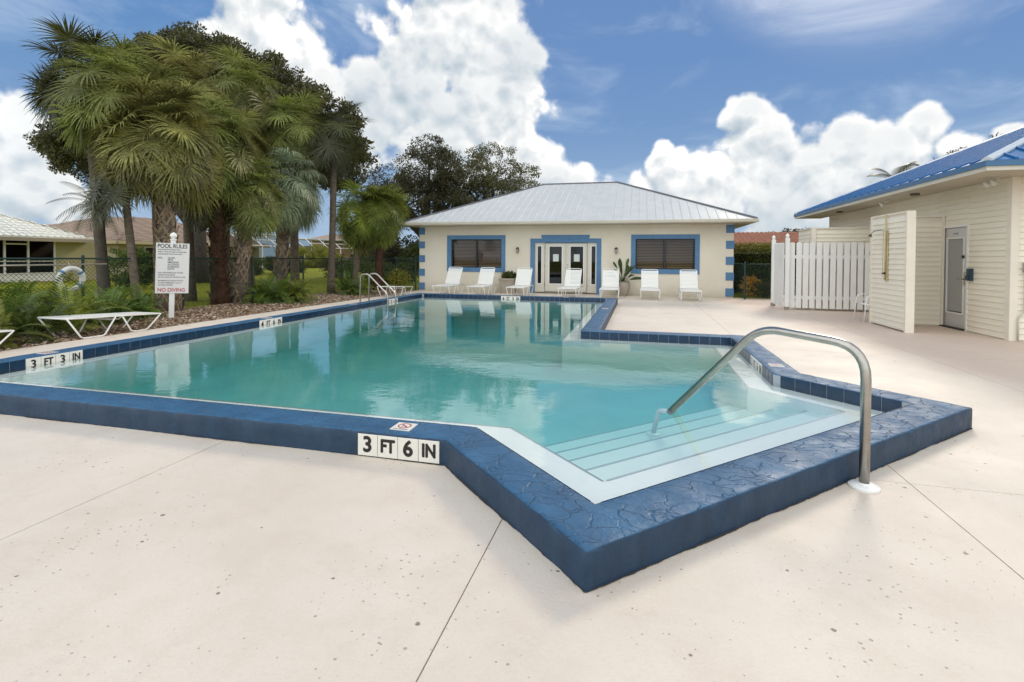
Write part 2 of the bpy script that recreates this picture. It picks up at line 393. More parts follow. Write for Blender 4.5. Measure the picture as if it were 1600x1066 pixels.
def roundpath(pts, rad, n=5):
    P = [Vector(p) for p in pts]; out = [P[0]]
    for i in range(1, len(P) - 1):
        a, b, c = P[i - 1], P[i], P[i + 1]
        r = rad[i - 1] if hasattr(rad, '__len__') else rad
        d1 = min(r, (a - b).length * .49); d2 = min(r, (c - b).length * .49)
        p0 = b + (a - b).normalized() * d1; p2 = b + (c - b).normalized() * d2
        for k in range(n + 1):
            t = k / n; out.append(p0 * (1 - t) ** 2 + b * 2 * t * (1 - t) + p2 * t * t)
    out.append(P[-1]); return out

def np_mesh(name, verts, nper, m, smooth=False):
    """verts: (F*nper,3) array, nper = verts per face"""
    verts = np.asarray(verts, np.float32).reshape(-1, 3); nv = len(verts); nf = nv // nper
    me = bpy.data.meshes.new(name); me.vertices.add(nv); me.vertices.foreach_set('co', verts.ravel())
    me.loops.add(nv); me.loops.foreach_set('vertex_index', np.arange(nv, dtype=np.int32))
    me.polygons.add(nf); me.polygons.foreach_set('loop_start', np.arange(0, nv, nper, dtype=np.int32))
    me.polygons.foreach_set('loop_total', np.full(nf, nper, np.int32)); me.update(calc_edges=True)
    if m: me.materials.append(m)
    return me

def text_mesh(s, size, m, bold=0, align='CENTER', sx=1, fat=0):
    c = bpy.data.curves.new('lettering', 'FONT'); c.body = s; c.size = size; c.align_x = align; c.align_y = 'CENTER'; c.offset = bold
    o = bpy.data.objects.new('tmp', c); COL.objects.link(o)
    bpy.context.view_layer.update()
    me = bpy.data.meshes.new_from_object(o.evaluated_get(bpy.context.evaluated_depsgraph_get()))
    bpy.data.objects.remove(o); me.name = 'lettering'; me.materials.clear(); me.materials.append(m)
    if sx != 1:
        for v in me.vertices: v.co.x *= sx
    if fat:                                             # heavier strokes: the outline struck again a hair to each side
        bm = bmesh.new(); bm.from_mesh(me)
        for k, (dx, dy) in enumerate(((fat, 0), (-fat, 0), (0, fat), (0, -fat))):
            m2 = me.copy(); m2.transform(Matrix.Translation((dx, dy, .0001 * (k + 1)))); bm.from_mesh(m2); bpy.data.meshes.remove(m2)
        bm.to_mesh(me); bm.free()
    return me

def cdt_region(outer, holes):
    """triangulate outer polygon minus holes; returns verts, tris"""
    vs = []; es = []
    for loop in [outer] + holes:
        k = len(vs); n = len(loop); vs += [Vector((x, y)) for x, y in loop]; es += [(k + i, k + (i + 1) % n) for i in range(n)]
    ov, oe, of, *_ = geometry.delaunay_2d_cdt(vs, es, [], 0, 1e-6)
    def inside(p, poly):
        c = False; n = len(poly)
        for i in range(n):
            x1, y1 = poly[i]; x2, y2 = poly[(i + 1) % n]
            if (y1 > p[1]) != (y2 > p[1]) and p[0] < (x2 - x1) * (p[1] - y1) / (y2 - y1) + x1: c = not c
        return c
    tris = []
    for f in of:
        cx = sum(ov[i].x for i in f) / len(f); cy = sum(ov[i].y for i in f) / len(f)
        if inside((cx, cy), outer) and not any(inside((cx, cy), h) for h in holes): tris.append(tuple(f))
    return [(v.x, v.y) for v in ov], tris

def slab_mesh(name, outer, holes, z0, z1, m):
    vs, tris = cdt_region(outer, holes)
    if not tris: return None
    bm = bmesh.new(); V = [bm.verts.new((x, y, z1)) for x, y in vs]
    for t in tris: bm.faces.new([V[i] for i in t])
    bm.normal_update()
    for f in bm.faces:
        if f.normal.z < 0: f.normal_flip()
    be = [e for e in bm.edges if e.is_boundary]
    r = bmesh.ops.extrude_edge_only(bm, edges=be)
    for v in [x for x in r['geom'] if isinstance(x, bmesh.types.BMVert)]: v.co.z = z0
    bmesh.ops.delete(bm, geom=[v for v in bm.verts if not v.link_faces], context='VERTS')
    bmesh.ops.dissolve_limit(bm, angle_limit=R(1), verts=bm.verts, edges=bm.edges)
    me = bpy.data.meshes.new(name); bm.to_mesh(me); bm.free(); me.materials.append(m); return me

def offset_poly(P, d):
    """offset closed CCW polygon outward by d (or list of per-edge distances)"""
    n = len(P); ds = d if hasattr(d, '__len__') else [d] * n; out = []
    for i in range(n):
        p0, p1, p2 = (Vector((*P[j], 0)) for j in (i - 1, i, (i + 1) % n))
        a = (p1 - p0).normalized(); b = (p2 - p1).normalized()
        na = Vector((a.y, -a.x, 0)); nb = Vector((b.y, -b.x, 0)); da = ds[i - 1]; db = ds[i]
        det = na.x * nb.y - na.y * nb.x
        if abs(det) < 1e-6: out.append((p1.x + na.x * da, p1.y + na.y * da)); continue
        ca = na.dot(p1) + da; cb = nb.dot(p1) + db
        out.append(((ca * nb.y - na.y * cb) / det, (na.x * cb - ca * nb.x) / det))
    return out
# ================================================================== ground
POOL = [(-6.95, 3.45), (-1.133, 3.45), (-.205, 2.522), (2.268, 4.995), (1.39, 5.873), (1.39, 8.42), (-.95, 8.42), (-.95, 15.4), (-6.95, 15.4)]
COPTOP, WATERZ = .175, .083
OUTER = offset_poly(POOL, .30)

def lawn_fn(t, p, wp, co, base):
    c = t.mix(t.rng(t.noise(wp, .22, 4, .6), .3, .7), (.24, .255, .022), (.33, .33, .034))
    c = t.mix(t.m('MULTIPLY', t.rng(t.noise(wp, 1.6, 5, .65), .45, .75), .5), c, (.24, .23, .05))
    t.put(p.inputs['Base Color'], c)
LAWN = mat('lawn_turf', (.1, .13, .02), .9, .1, bump=.03, bscale=30, fn=lawn_fn)
BOX = (-11.62, 14.5, -9.0, 19.45)     # paved and planted yard inside the lawn
def lawn_mesh():
    bm = bmesh.new()
    xs = sorted(set([-260, -150, -90] + [x * 3.0 for x in range(-22, 9)] + [40, 80, 160, 260, BOX[0], BOX[1]]))
    ys = sorted(set([-120, -60, -30] + [y * 3.0 for y in range(-3, 31)] + [110, 150, 220, 420, BOX[2], BOX[3]]))
    V = {}
    def zz(x, y):
        if BOX[0] - .01 <= x <= BOX[1] + .01 and BOX[2] - .01 <= y <= BOX[3] + .01: return -.004
        d = max(BOX[0] - x, y - BOX[3], 0)
        return -.004 + min(d / 8, 1) * (.06 * math.sin(x * .21) * math.cos(y * .17)) + .35 * math.exp(-((x + 24) ** 2 + (y - 40) ** 2) / 120)
    for x in xs:
        for y in ys: V[x, y] = bm.verts.new((x, y, zz(x, y)))
    for i in range(len(xs) - 1):
        for j in range(len(ys) - 1):
            cx, cy = (xs[i] + xs[i + 1]) / 2, (ys[j] + ys[j + 1]) / 2
            if BOX[0] < cx < BOX[1] and BOX[2] < cy < BOX[3]: continue
            bm.faces.new([V[xs[i], ys[j]], V[xs[i + 1], ys[j]], V[xs[i + 1], ys[j + 1]], V[xs[i], ys[j + 1]]])
    me = bpy.data.meshes.new('lawn'); bm.to_mesh(me); bm.free(); me.materials.append(LAWN)
    me.polygons.foreach_set('use_smooth', [True] * len(me.polygons)); return me
tag(link_mesh('lawn', lawn_mesh()), kind='structure')

SUB = mat('deck_base', (.20, .16, .12), .95)
tag(link_mesh('deck_base', slab_mesh('deck_base', [(-8.9, -9), (14.5, -9), (14.5, 19.45), (-8.9, 19.45)], [offset_poly(POOL, .2)], -.25, -.030, SUB)), kind='structure')
deck = empty('deck', kind='structure')
XL = [-8.9, -5.35, -3.02, -.70, 1.65, 3.98, 6.31, 8.64, 11.2, 14.5]
YL = [-9, -5.8, -1.2, 3.65, 8.56, 13.3, 19.43]
hole = offset_poly(POOL, .27)
for i in range(len(XL) - 1):
    for j in range(len(YL) - 1):
        g2 = .003
        x0, x1, y0, y1 = XL[i] + g2, XL[i + 1] - g2, YL[j] + g2, YL[j + 1] - g2
        if i == 0: x0 = XL[0]
        if x0 > 6.2 and y0 > 8: continue
        # leave out cells wholly inside the pool
        me = slab_mesh('slab', [(x0, y0), (x1, y0), (x1, y1), (x0, y1)], [hole], -.03, 0, DECK)
        if me and len(me.polygons): link_mesh('slab', me, deck)
# slabs under and beside the block building
link_mesh('slab', slab_mesh('slab', [(6.32, 8.57), (14.5, 8.57), (14.5, 19.43), (6.32, 19.43)], [], -.03, 0, DECK), deck)

# planted bed along the fence
def mulch_fn(t, p, wp, co, base):
    c = t.mix(t.rng(t.noise(wp, 14, 5, .7), .3, .7), (.20, .13, .08), (.38, .28, .19)); t.put(p.inputs['Base Color'], c)
MULCH = mat('mulch', (.2, .14, .09), .95, .1, bump=.02, bscale=45, fn=mulch_fn)
bedm = MB()
nx, ny = 9, 60
for i in range(nx + 1):
    for j in range(ny + 1):
        x = -11.62 + 2.72 * i / nx; y = -9 + 28.43 * j / ny
        e = min(i, nx - i) / 4
        bedm.v.append((x, y, -.012 + .05 * min(e, 1) + (random.uniform(-.012, .012) if 0 < i < nx else 0)))
for i in range(nx):
    for j in range(ny):
        a = i * (ny + 1) + j; bedm.f.append((a, a + ny + 1, a + ny + 2, a + 1))
tag(bedm.build('garden_bed', MULCH, smooth='all'), kind='structure')
# bark chips and stones: uncountable
def chips():
    n = 26000
    x = rng.uniform(-11.5, -8.88, n); y = 4.2 + rng.power(.75, n) * 15.2; e = np.minimum(np.minimum(x + 11.62, -8.9 - x) / .3 / 4 * 4, 1)
    z = .002 + .045 * np.clip(np.minimum(x + 11.62, -8.9 - x) / 1.2, 0, 1)
    x = np.where(rng.random(n) < .03, x + rng.uniform(0, .14, n), x)
    z = np.where(x > -8.9, .006, z)
    a = rng.uniform(0, np.pi, n); l = rng.uniform(.012, .045, n); w = l * rng.uniform(.25, .8, n); tilt = rng.normal(0, .35, n)
    ux = np.stack([np.cos(a) * np.cos(tilt), np.sin(a) * np.cos(tilt), np.sin(tilt)], 1) * l[:, None]
    vx = np.stack([-np.sin(a), np.cos(a), rng.normal(0, .3, n)], 1) * w[:, None]
    c = np.stack([x, y, z + .006], 1); h = np.array([0, 0, 1.0]) * (w * .35)[:, None]
    A, B, C, D = c - ux, c - vx + h, c + ux + h * .5, c + vx
    q = np.stack([A, B, C, D], 1)
    me = np_mesh('bark_chips', q, 4, None)
    for k, col in enumerate([(.50, .385, .275), (.30, .19, .125), (.66, .56, .45), (.40, .28, .19)]):
        me.materials.append(mat('chip_%d' % k, col, .9, .1, var=.3, vscale=30))
    me.polygons.foreach_set('material_index', rng.choice(4, n, p=[.36, .26, .16, .22]).astype(np.int32)); return me
tag(link_mesh('bark_chips', chips()), kind='stuff')

def blades(n, x0, x1, y0, y1, h, w, seed, pw=1):
    r = np.random.default_rng(seed)
    x = x1 - (x1 - x0) * r.power(pw, n); y = y0 + (y1 - y0) * r.random(n)
    a = r.uniform(0, 2 * np.pi, n); hh = h * r.uniform(.5, 1.2, n); ww = w * r.uniform(.6, 1.3, n)
    dx, dy = np.cos(a) * ww, np.sin(a) * ww; lx, ly = r.normal(0, .45, n) * hh, r.normal(0, .45, n) * hh
    z = np.full(n, -.01)
    q = np.stack([np.stack([x - dx, y - dy, z], 1), np.stack([x + dx, y + dy, z], 1), np.stack([x + lx, y + ly, z + hh], 1)], 1)
    return q
q = np.concatenate([blades(70000, -24, -11.7, 5, 30, .07, .008, 1), blades(40000, -45, -20, 15, 60, .09, .016, 2), blades(5000, 3.6, 7, 19.6, 24, .12, .012, 3)])
tag(link_mesh('grass', np_mesh('grass', q, 3, GRASSM)), kind='stuff')

# ================================================================== pool
pool = empty('pool_basin', kind='structure')
# coping: profile swept round the basin with mitred corners
prof = [(0.0, .02), (0.0, .160), (.004, .171), (.014, .175), (.085, .176), (.16, .176), (.235, .176), (.286, .175), (.297, .171), (.302, .158), (.302, .10), (.302, .05), (.301, -.02)]
offs = {o: offset_poly(POOL, o) for o, _ in prof}
def sweep():
    vs = []; fs = []; n = len(POOL); m = len(prof); rings = []
    for i in range(n):
        L = math.dist(POOL[i], POOL[(i + 1) % n]); near = max(0, 1 - abs((POOL[i][1] + POOL[(i + 1) % n][1]) / 2 - 3.5) / 5)
        k = max(4, int(L / (.05 if near > .3 else .2)))
        for j in range(k):
            t = j / k; ring = []
            jit = Vector((math.sin(t * L * 9 + i) * .0015, 0, 0)) if 0 < j else Vector()
            for q, (o, z) in enumerate(prof):
                a = offs[o][i]; b = offs[o][(i + 1) % n]
                x = a[0] + (b[0] - a[0]) * t; y = a[1] + (b[1] - a[1]) * t
                s = .0035 if 3 <= q <= 8 else (.004 if q > 8 else .0)
                if o > .05 and j: x += random.uniform(-1, 1) * s * (.6 if q > 7 else .3); y += random.uniform(-1, 1) * s * (.6 if q > 7 else .3)
                zz = z + (random.uniform(-1, 1) * .0022 if 4 <= q <= 9 else 0)
                ring.append((x, y, zz))
            rings.append(ring)
    for r in rings: vs += r
    N_ = len(rings)
    for i in range(N_):
        for q in range(m - 1):
            a = i * m + q; b = ((i + 1) % N_) * m + q; fs.append((a, a + 1, b + 1, b))
    return vs, fs
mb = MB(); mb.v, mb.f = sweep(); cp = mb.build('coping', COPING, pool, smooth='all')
cp['label'] = 'raised blue painted coping with slate-textured top'
# ragged dark seam where the coping meets the deck
mb = MB(); o1 = offset_poly(POOL, .300)
for i in range(len(POOL)):
    if i in (6, 7): continue
    a = Vector(o1[i]); b = Vector(o1[(i + 1) % len(POOL)]); L = (b - a).length; u = (b - a) / L; nrm = Vector((u.y, -u.x)); k = int(L / .022)
    pw = .005
    for j in range(k):
        w = max(0.001, min(.014, pw + random.uniform(-.004, .0043))); 
        p0 = a + u * (j * L / k); p1 = a + u * ((j + 1) * L / k)
        q0 = p0 + nrm * pw; q1 = p1 + nrm * w; pw = w
        mb.add([(p0.x, p0.y, .004), (p1.x, p1.y, .004), (q1.x, q1.y, .0035), (q0.x, q0.y, .0035)], [(0, 3, 2, 1)])
mb.build('seam', mat('seam_dirt', (.055, .045, .04), .95), pool)

# basin walls, ledge, steps and floor
LEDGE_D = [.41, .40, .39, .30, .28, .24, .27, .26, .27]
LED = offset_poly(POOL, [-d for d in LEDGE_D])
LZ = .045
SQ = 2 ** .5
mb = MB(); n = len(POOL)
for i in range(n):
    j = (i + 1) % n; a, b, c, d = POOL[i], POOL[j], LED[j], LED[i]
    mb.add([(*a, .16), (*b, .16), (*b, LZ), (*a, LZ)], [(0, 3, 2, 1)])              # riser behind the tiles
    mb.add([(*a, LZ), (*b, LZ), (*c, LZ), (*d, LZ)], [(0, 1, 2, 3)])                # ledge
    def fz(p): return -.40 - .10 * max(0, min(1, (p[1] - 5) / 9))
    mb.add([(*d, LZ), (*c, LZ), (*c, fz(c)), (*d, fz(d))], [(0, 1, 2, 3)])
mb.build('plaster_shell', PLASTER, pool)
FLOORP = mat('aqua_floor_plaster', (.55, .72, .69), .7, .2, var=.16, vscale=1.1)
mb = MB(); vs, tris = cdt_region(LED, [])
bm = bmesh.new(); V = [bm.verts.new((x, y, 0)) for x, y in vs]
for t in tris: bm.faces.new([V[i] for i in t])
for yy in [4, 5, 6, 7, 8, 10, 12, 14]:
    bmesh.ops.bisect_plane(bm, geom=bm.verts[:] + bm.edges[:] + bm.faces[:], plane_co=(0, yy, 0), plane_no=(0, 1, 0))
for v in bm.verts: v.co.z = -.40 - .10 * max(0, min(1, (v.co.y - 5) / 9))
bm.normal_update()
for f in bm.faces:
    if f.normal.z < 0: f.normal_flip()
bm.verts.index_update()
mb.add([v.co[:] for v in bm.verts], [[v.index for v in f.verts] for f in bm.faces]); bm.free()
mb.build('pool_floor', FLOORP, pool)
# steps run parallel to the long diagonal edge: n=(y-x)/sqrt2, s=(x+y)/sqrt2
sA = (LED[2][0] + LED[2][1]) / SQ + .0; 
s0 = (LED[1][0] + LED[1][1]) / SQ; s0 = (LED[2][0] + LED[2][1]) / SQ; s1 = (LED[3][0] + LED[3][1]) / SQ
nB = (LED[2][1] - LED[2][0]) / SQ
EDGE = mat('step_edge_tile', (.44, .47, .46), .4)
for k in range(4):
    n0 = nB + .34 * k; n1 = nB + .34 * (k + 1); zt = -.04 - .08 * k
    def P(s, n_): return ((s - n_) / SQ, (s + n_) / SQ)
    st = MB(); st.prism([P(s0 - .1 if k == 0 else s0 - .1, n0 - .002), P(s1 + .25, n0 - .002), P(s1 + .25, n1), P(s0 - .1, n1)], -.6, zt)
    so = st.build('step', PLASTER, pool)
    em = MB(); em.prism([P(s0 - .1, n1 - .014), P(s1 + .2, n1 - .014), P(s1 + .2, n1 + .003), P(s0 - .1, n1 + .003)], zt - .01, zt + .004)
    em.build('step_edge', EDGE, so)
em = MB(); em.prism([P(s0 + .02, nB - .012), P(s1 - .02, nB - .012), P(s1 - .02, nB + .004), P(s0 + .02, nB + .004)], LZ - .01, LZ + .004); em.build('step_edge', EDGE, pool)
em = MB()
for i in range(n):
    j = (i + 1) % n
    if i == 2: continue
    a, b = Vector(LED[i]), Vector(LED[j]); u = (b - a).normalized(); nr = Vector((-u.y, u.x))
    q = [a, b, b - nr * .012, a - nr * .012]
    em.add([(v.x, v.y, LZ + .003) for v in q], [(0, 3, 2, 1)])
em.build('ledge_line', mat('ledge_line_tile', (.30, .33, .33), .4), pool)

# waterline tiles, one by one, on every inner face
def tilemesh(m, w=.1505):
    t = MB(); t.box(0, w, 0, .006, 0, .150); me = t.mesh('tile', m)
    bm = bmesh.new(); bm.from_mesh(me); bmesh.ops.bevel(bm, geom=[e for e in bm.edges if all(abs(v.co.y - .006) < 1e-4 for v in e.verts)], offset=.0022, segments=1, affect='EDGES'); bm.to_mesh(me); bm.free(); return me
TM = tilemesh(TILE); TW = tilemesh(WTILE)
MARK = {8: [(4.30, '3 FT 3 IN'), (8.09, '4 FT 6 IN'), (13.08, '5 FT 6 IN')], 7: [(-4.22, '6 FT 3 IN')], 4: [(6.31, '3 FT 6 IN')], }
def put_text(s, size, m, parent, M, bold=.0, sx=1, name='lettering', fat=0):
    o = link_mesh(name, text_mesh(s, size, m, bold, sx=sx, fat=fat), parent); o.matrix_local = M; return o
GL = {'3': '3', 'FT': 'FT', '6': '6', 'IN': 'IN'}
for i in range(n):
    a = Vector((*POOL[i], 0)); b = Vector((*POOL[(i + 1) % n], 0)); L = (b - a).length; u = (b - a) / L; inn = Vector((-u.y, u.x, 0))
    # grout strip
    gm = MB(); p = [a + inn * .001, b + inn * .001]
    gm.add([(p[0].x, p[0].y, .02), (p[1].x, p[1].y, .02), (p[1].x, p[1].y, .171), (p[0].x, p[0].y, .171)], [(0, 3, 2, 1)]); gm.build('grout', GROUT, pool)
    marks = []
    for (c0, s) in MARK.get(i, []):
        q = c0
        # distance along the edge from a of the tile group's start
        if i in (8, 4): c_end = q + .62; t0 = abs(a.y - c_end) if u.y < 0 else abs(q - a.y)
        else: t0 = abs(a.x - (q + .62)) if u.x < 0 else abs(q - a.x)
        marks.append((t0, s))
    nt = int(L // .1555); pos = [(L - nt * .1555) / 2 + k * .1555 for k in range(nt)]
    pos = [(p_, None, None) for p_ in pos]
    for (t0, s) in marks:
        k0 = int(round((t0 - pos[0][0]) / .1555)); words = s.split()
        if True: words = words[::-1]         # seen from the water the run reads backwards along the edge
        for w_, k in zip(words, range(k0, k0 + 4)): pos[k] = (pos[k][0], w_, s)
    big = 0
    for (t, w_, s) in pos:
        c = a + u * (t + .1555 - .0025)
        c = a + u * (t + .0025)
        M = Matrix.Translation((c.x, c.y, .021)) @ Matrix((( u.x, inn.x, 0, 0), (u.y, inn.y, 0, 0), (0, 0, 1, 0), (0, 0, 0, 1)))
        o = link_mesh('tile', TW if w_ else TM, pool); o.matrix_local = M
        if w_:
            # text faces +y of the tile; viewer inside the pool looks along -inn, right hand side = -u ... text x = +u mirrored
            T = Matrix(((-1, 0, 0, .075), (0, 0, 1, .0072), (0, 1, 0, .076), (0, 0, 0, 1)))
            put_text(w_, .128 if len(w_) == 1 else .118, INK, o, T, bold=.0015, sx=.8 if len(w_) > 1 else 1, fat=.0028)
            o['label'] = 'white depth marker tile reading %s' % w_
# depth marker on the outer face beside the near corner
for k, w_ in enumerate(['3', 'FT', '6', 'IN']):
    x0 = -1.905 + k * .1535
    o = link_mesh('tile', TW, pool); o.matrix_local = Matrix(((-1, 0, 0, x0 + .1505), (0, -1, 0, 3.1475), (0, 0, 1, .008), (0, 0, 0, 1)))
    T = Matrix(((-1, 0, 0, .075), (0, 0, 1, .0072), (0, 1, 0, .076), (0, 0, 0, 1)))
    put_text(w_, .150 if len(w_) == 1 else .125, INK, o, T, bold=.002, sx=.82 if len(w_) > 1 else 1, fat=.0034)
    o['label'] = 'white depth marker tile reading %s' % w_
# no-diving tiles let into the coping top
def nodive(x, y, rz):
    t = MB(); t.box(-.075, .075, -.075, .075, 0, .006); o = t.build('no_diving_tile', WTILE, pool, loc=(x, y, COPTOP)); o.rotation_euler = (0, 0, rz)
    o['label'] = 'white no diving tile with crossed red ring'
    ring = MB(); K = 24
    for i in range(K):
        a0, a1 = 2 * math.pi * i / K, 2 * math.pi * (i + 1) / K
        ring.add([(r * math.cos(a), r * math.sin(a) + .012, .0072) for r, a in ((.040, a0), (.050, a0), (.050, a1), (.040, a1))], [(0, 1, 2, 3)])
    ring.add([(-.032, .038, .0074), (-.026, .044, .0074), (.034, -.016, .0074), (.028, -.022, .0074)], [(0, 3, 2, 1)])
    ring.build('ring', REDINK, o)
    f = MB(); f.add([(-.022, .0, .0069), (.006, .014, .0069), (.024, .006, .0069), (.02, .0, .0069), (.004, .004, .0069), (-.018, -.008, .0069)], [(0, 5, 4, 3, 2, 1)]); f.build('figure', INK, o)
    put_text('NO DIVING', .021, INK, o, Matrix.Translation((0, -.058, .0072)), bold=.0005)
nodive(-1.63, 3.30, 0); nodive(-7.10, 4.62, R(90)); nodive(1.53, 6.35, R(90)); nodive(-.80, 12.3, R(90)); nodive(-7.10, 8.4, R(90)); nodive(-7.10, 11.5, R(90)); nodive(-2.2, 15.55, 0)
# water: a closed body, flat mirror surface with small ripples, absorbing red light
def water_mat():
    m = bpy.data.materials.new('pool_water'); m.use_nodes = True; t = NT(m.node_tree); m.node_tree.nodes.clear()
    o = t.n('ShaderNodeOutputMaterial'); ms = t.n('ShaderNodeMixShader'); tr = t.n('ShaderNodeBsdfTransparent'); gl = t.n('ShaderNodeBsdfGlossy')
    tr.inputs[0].default_value = (.985, 1, 1, 1); gl.inputs['Roughness'].default_value = .004
    geo = t.n('ShaderNodeNewGeometry'); wp = geo.outputs['Position']
    sx = t.n('ShaderNodeSeparateXYZ'); t.link(wp, sx.inputs[0])
    n1 = t.noise(wp, 1.3, 2, .5); n2 = t.noise(t.scalev(wp, 1, 1.6, 1), 7, 3, .55, .4); n3 = t.noise(wp, 28, 2, .5)
    patch = t.rng(t.noise(wp, .45, 2, .5), .38, .62, .35, 1.15)
    h = t.m('ADD', t.m('MULTIPLY', n1, 1.0), t.m('MULTIPLY', t.m('MULTIPLY', n2, patch), .24))
    h = t.m('ADD', h, t.m('MULTIPLY', t.m('MULTIPLY', n3, patch), .035))
    # a lazy swell rolling away from the shallow end bends the mirrored roof
    w = t.m('SINE', t.m('ADD', t.m('MULTIPLY', sx.outputs[1], 2.1), t.m('MULTIPLY', t.noise(wp, .5, 2), 5)))
    env = t.rng(t.vm('DISTANCE', wp, (-.6, 6.2, .08)), 1.8, .6, 0, 1, True)
    h = t.m('ADD', h, t.m('MULTIPLY', t.m('MULTIPLY', w, env), .40))
    b = t.n('ShaderNodeBump'); b.inputs['Strength'].default_value = 1; b.inputs['Distance'].default_value = .0052
    t.link(h, b.inputs['Height']); t.link(b.outputs[0], gl.inputs['Normal'])
    cs = t.m('ABSOLUTE', t.vm('DOT_PRODUCT', geo.outputs['Incoming'], b.outputs[0]))
    fr = t.m('MULTIPLY_ADD', t.m('POWER', t.m('SUBTRACT', 1, cs, clamp=True), 3.7), .955, .045)
    t.link(fr, ms.inputs[0]); t.link(tr.outputs[0], ms.inputs[1]); t.link(gl.outputs[0], ms.inputs[2]); t.link(ms.outputs[0], o.inputs[0])
    va = t.n('ShaderNodeVolumeAbsorption'); va.inputs['Color'].default_value = (.50, .835, .825, 1); va.inputs['Density'].default_value = 1.15
    t.link(va.outputs[0], o.inputs['Volume']); return m
wm = MB(); wp_ = offset_poly(POOL, -.0005)
wv, wtris = cdt_region(wp_, [])
k = len(wv); wm.v = [(x, y, WATERZ) for x, y in wv] + [(x, y, -1.6) for x, y in wv]
def ccw(t, V): 
    (x0, y0), (x1, y1), (x2, y2) = V[t[0]], V[t[1]], V[t[2]]; return t if (x1 - x0) * (y2 - y0) - (x2 - x0) * (y1 - y0) > 0 else t[::-1]
for t in wtris:
    if len(t) == 3: t = ccw(t, wv)
    wm.f.append(tuple(t)); wm.f.append(tuple(i + k for i in t[::-1]))
edges = {}
for f in wm.f[::2]:
    for a_, b_ in zip(f, f[1:] + f[:1]): edges[(a_, b_)] = 1
for (a_, b_) in edges:
    if (b_, a_) not in edges: wm.f.append((a_, a_ + k, b_ + k, b_))
wo_ = wm.build('water', water_mat()); tag(wo_, kind='structure')

# hand rail over the steps
hd = Vector((-1, 1, 0)) / SQ; hb = Vector((1.348, 3.514, 0))
def HP(t, z): return hb + hd * t + Vector((0, 0, z))
rail = empty('handrail', (1.348, 3.514, 0), label='large curved stainless steel handrail leading down into the pool steps', cat='handrail')
pth = roundpath([HP(0, .0), HP(0, .865), HP(.70, .90), HP(1.535, .05)], [.2, .16], 7)
MB().tube([p - hb for p in pth], .0285, 14).build('pipe', STEEL, rail, smooth='all')
anc = roundpath([HP(1.52, .058), HP(1.66, .035), HP(1.72, -.2)], .04, 5)
MB().tube([p - hb for p in anc], .021, 10).build('submerged_rail_end', mat('sky_paled_rail', (.62, .66, .64), .5), rail, smooth='all')  # underwater end of the rail, its colour paled for sky reflected off the water
MB().lathe([(.082, .0), (.084, .012), (.07, .022), (.034, .026), (.032, .034)], (0, 0), 24).build('flange', PAINTW, rail, smooth=True)
e2 = MB().lathe([(.06, 0), (.06, .012), (.03, .02)], (0, 0), 20).build('flange', PAINTW, rail, smooth=True); e2.location = tuple(HP(1.72, -.198) - hb)

# ladder at the deep end
lad = empty('pool_ladder', (-7.4, 12.4, 0), label='steel grab rail ladder on the far left pool edge', cat='ladder')
for y in (12.4, 12.86):
    p = roundpath([(-7.45, y, -.02), (-7.45, y, .90), (-7.22, y, .92), (-6.62, y, .36), (-6.62, y, -.7)], [.09, .09, .1], 5)
    MB().tube([Vector(q) - Vector((-7.4, 12.4, 0)) for q in p], .021, 10).build('rail', STEEL, lad, smooth='all')
    f_ = MB().lathe([(.05, 0), (.05, .012), (.03, .02)], (0, 0), 14).build('flange', PAINTW, lad, smooth=True); f_.location = (-.05, y - 12.4, 0)
for z in (.25, -.05, -.3):
    if z > .2:
        MB().tube([(-.05, 0, .12), (-.05, .46, .12)], .012, 8).build('tread', STEEL, lad); continue
    MB().box(.74, .82, 0, .46, z - .012, z).build('tread', STEEL, lad)

# ================================================================== clubhouse
CH = empty('clubhouse', (-2.85, 19.5, 0), label='cream clubhouse with grey metal hip roof, blue window trim and french doors', cat='building')
CO = Vector((-2.85, 19.5, 0))
def cb(name, m, x0, x1, y0, y1, z0, z1, parent=CH, bevel=0):
    return MB().box(x0 - CO.x, x1 - CO.x, y0 - CO.y, y1 - CO.y, z0, z1).build(name, m, parent, bevel=bevel)
WX0, WX1, WY, WZ, WYB = -8.95, 3.25, 19.5, 2.70, 27.9
opens = [(-7.52, -5.39, .97, 2.12), (-.17, 1.94, .99, 2.12), (-4.03, -1.61, .0, 1.98)]
def wall_with_openings(x0, x1, z0, z1, opens, th, y):
    """front wall, built as a grid of blocks round its openings"""
    xs = sorted(set([x0, x1] + [o[0] for o in opens] + [o[1] for o in opens])); mb = MB()
    for a_, b_ in zip(xs, xs[1:]):
        c_ = (a_ + b_) / 2; o = [q for q in opens if q[0] < c_ < q[1]]
        if not o: mb.box(a_, b_, y, y + th, z0, z1)
        else:
            if o[0][2] > z0: mb.box(a_, b_, y, y + th, z0, o[0][2])
            mb.box(a_, b_, y, y + th, o[0][3], z1)
    return mb
w = wall_with_openings(WX0, WX1, -.05, WZ, opens, .2, WY); w.v = [(x - CO.x, y - CO.y, z) for x, y, z in w.v]; w.build('front_wall', STUCCO, CH)
cb('side_wall', STUCCO, WX0, WX0 + .2, WY + .2, WYB, -.05, WZ); cb('side_wall', STUCCO, WX1 - .2, WX1, WY + .2, WYB, -.05, WZ); cb('back_wall', STUCCO, WX0 + .2, WX1 - .2, WYB - .2, WYB, -.05, WZ)
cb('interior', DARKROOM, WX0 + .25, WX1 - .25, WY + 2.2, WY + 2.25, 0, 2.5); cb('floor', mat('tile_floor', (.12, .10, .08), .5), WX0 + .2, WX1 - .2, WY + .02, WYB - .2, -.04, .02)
cb('ceiling', DARKROOM, WX0 + .2, WX1 - .2, WY + .2, WYB - .2, 2.6, 2.64)
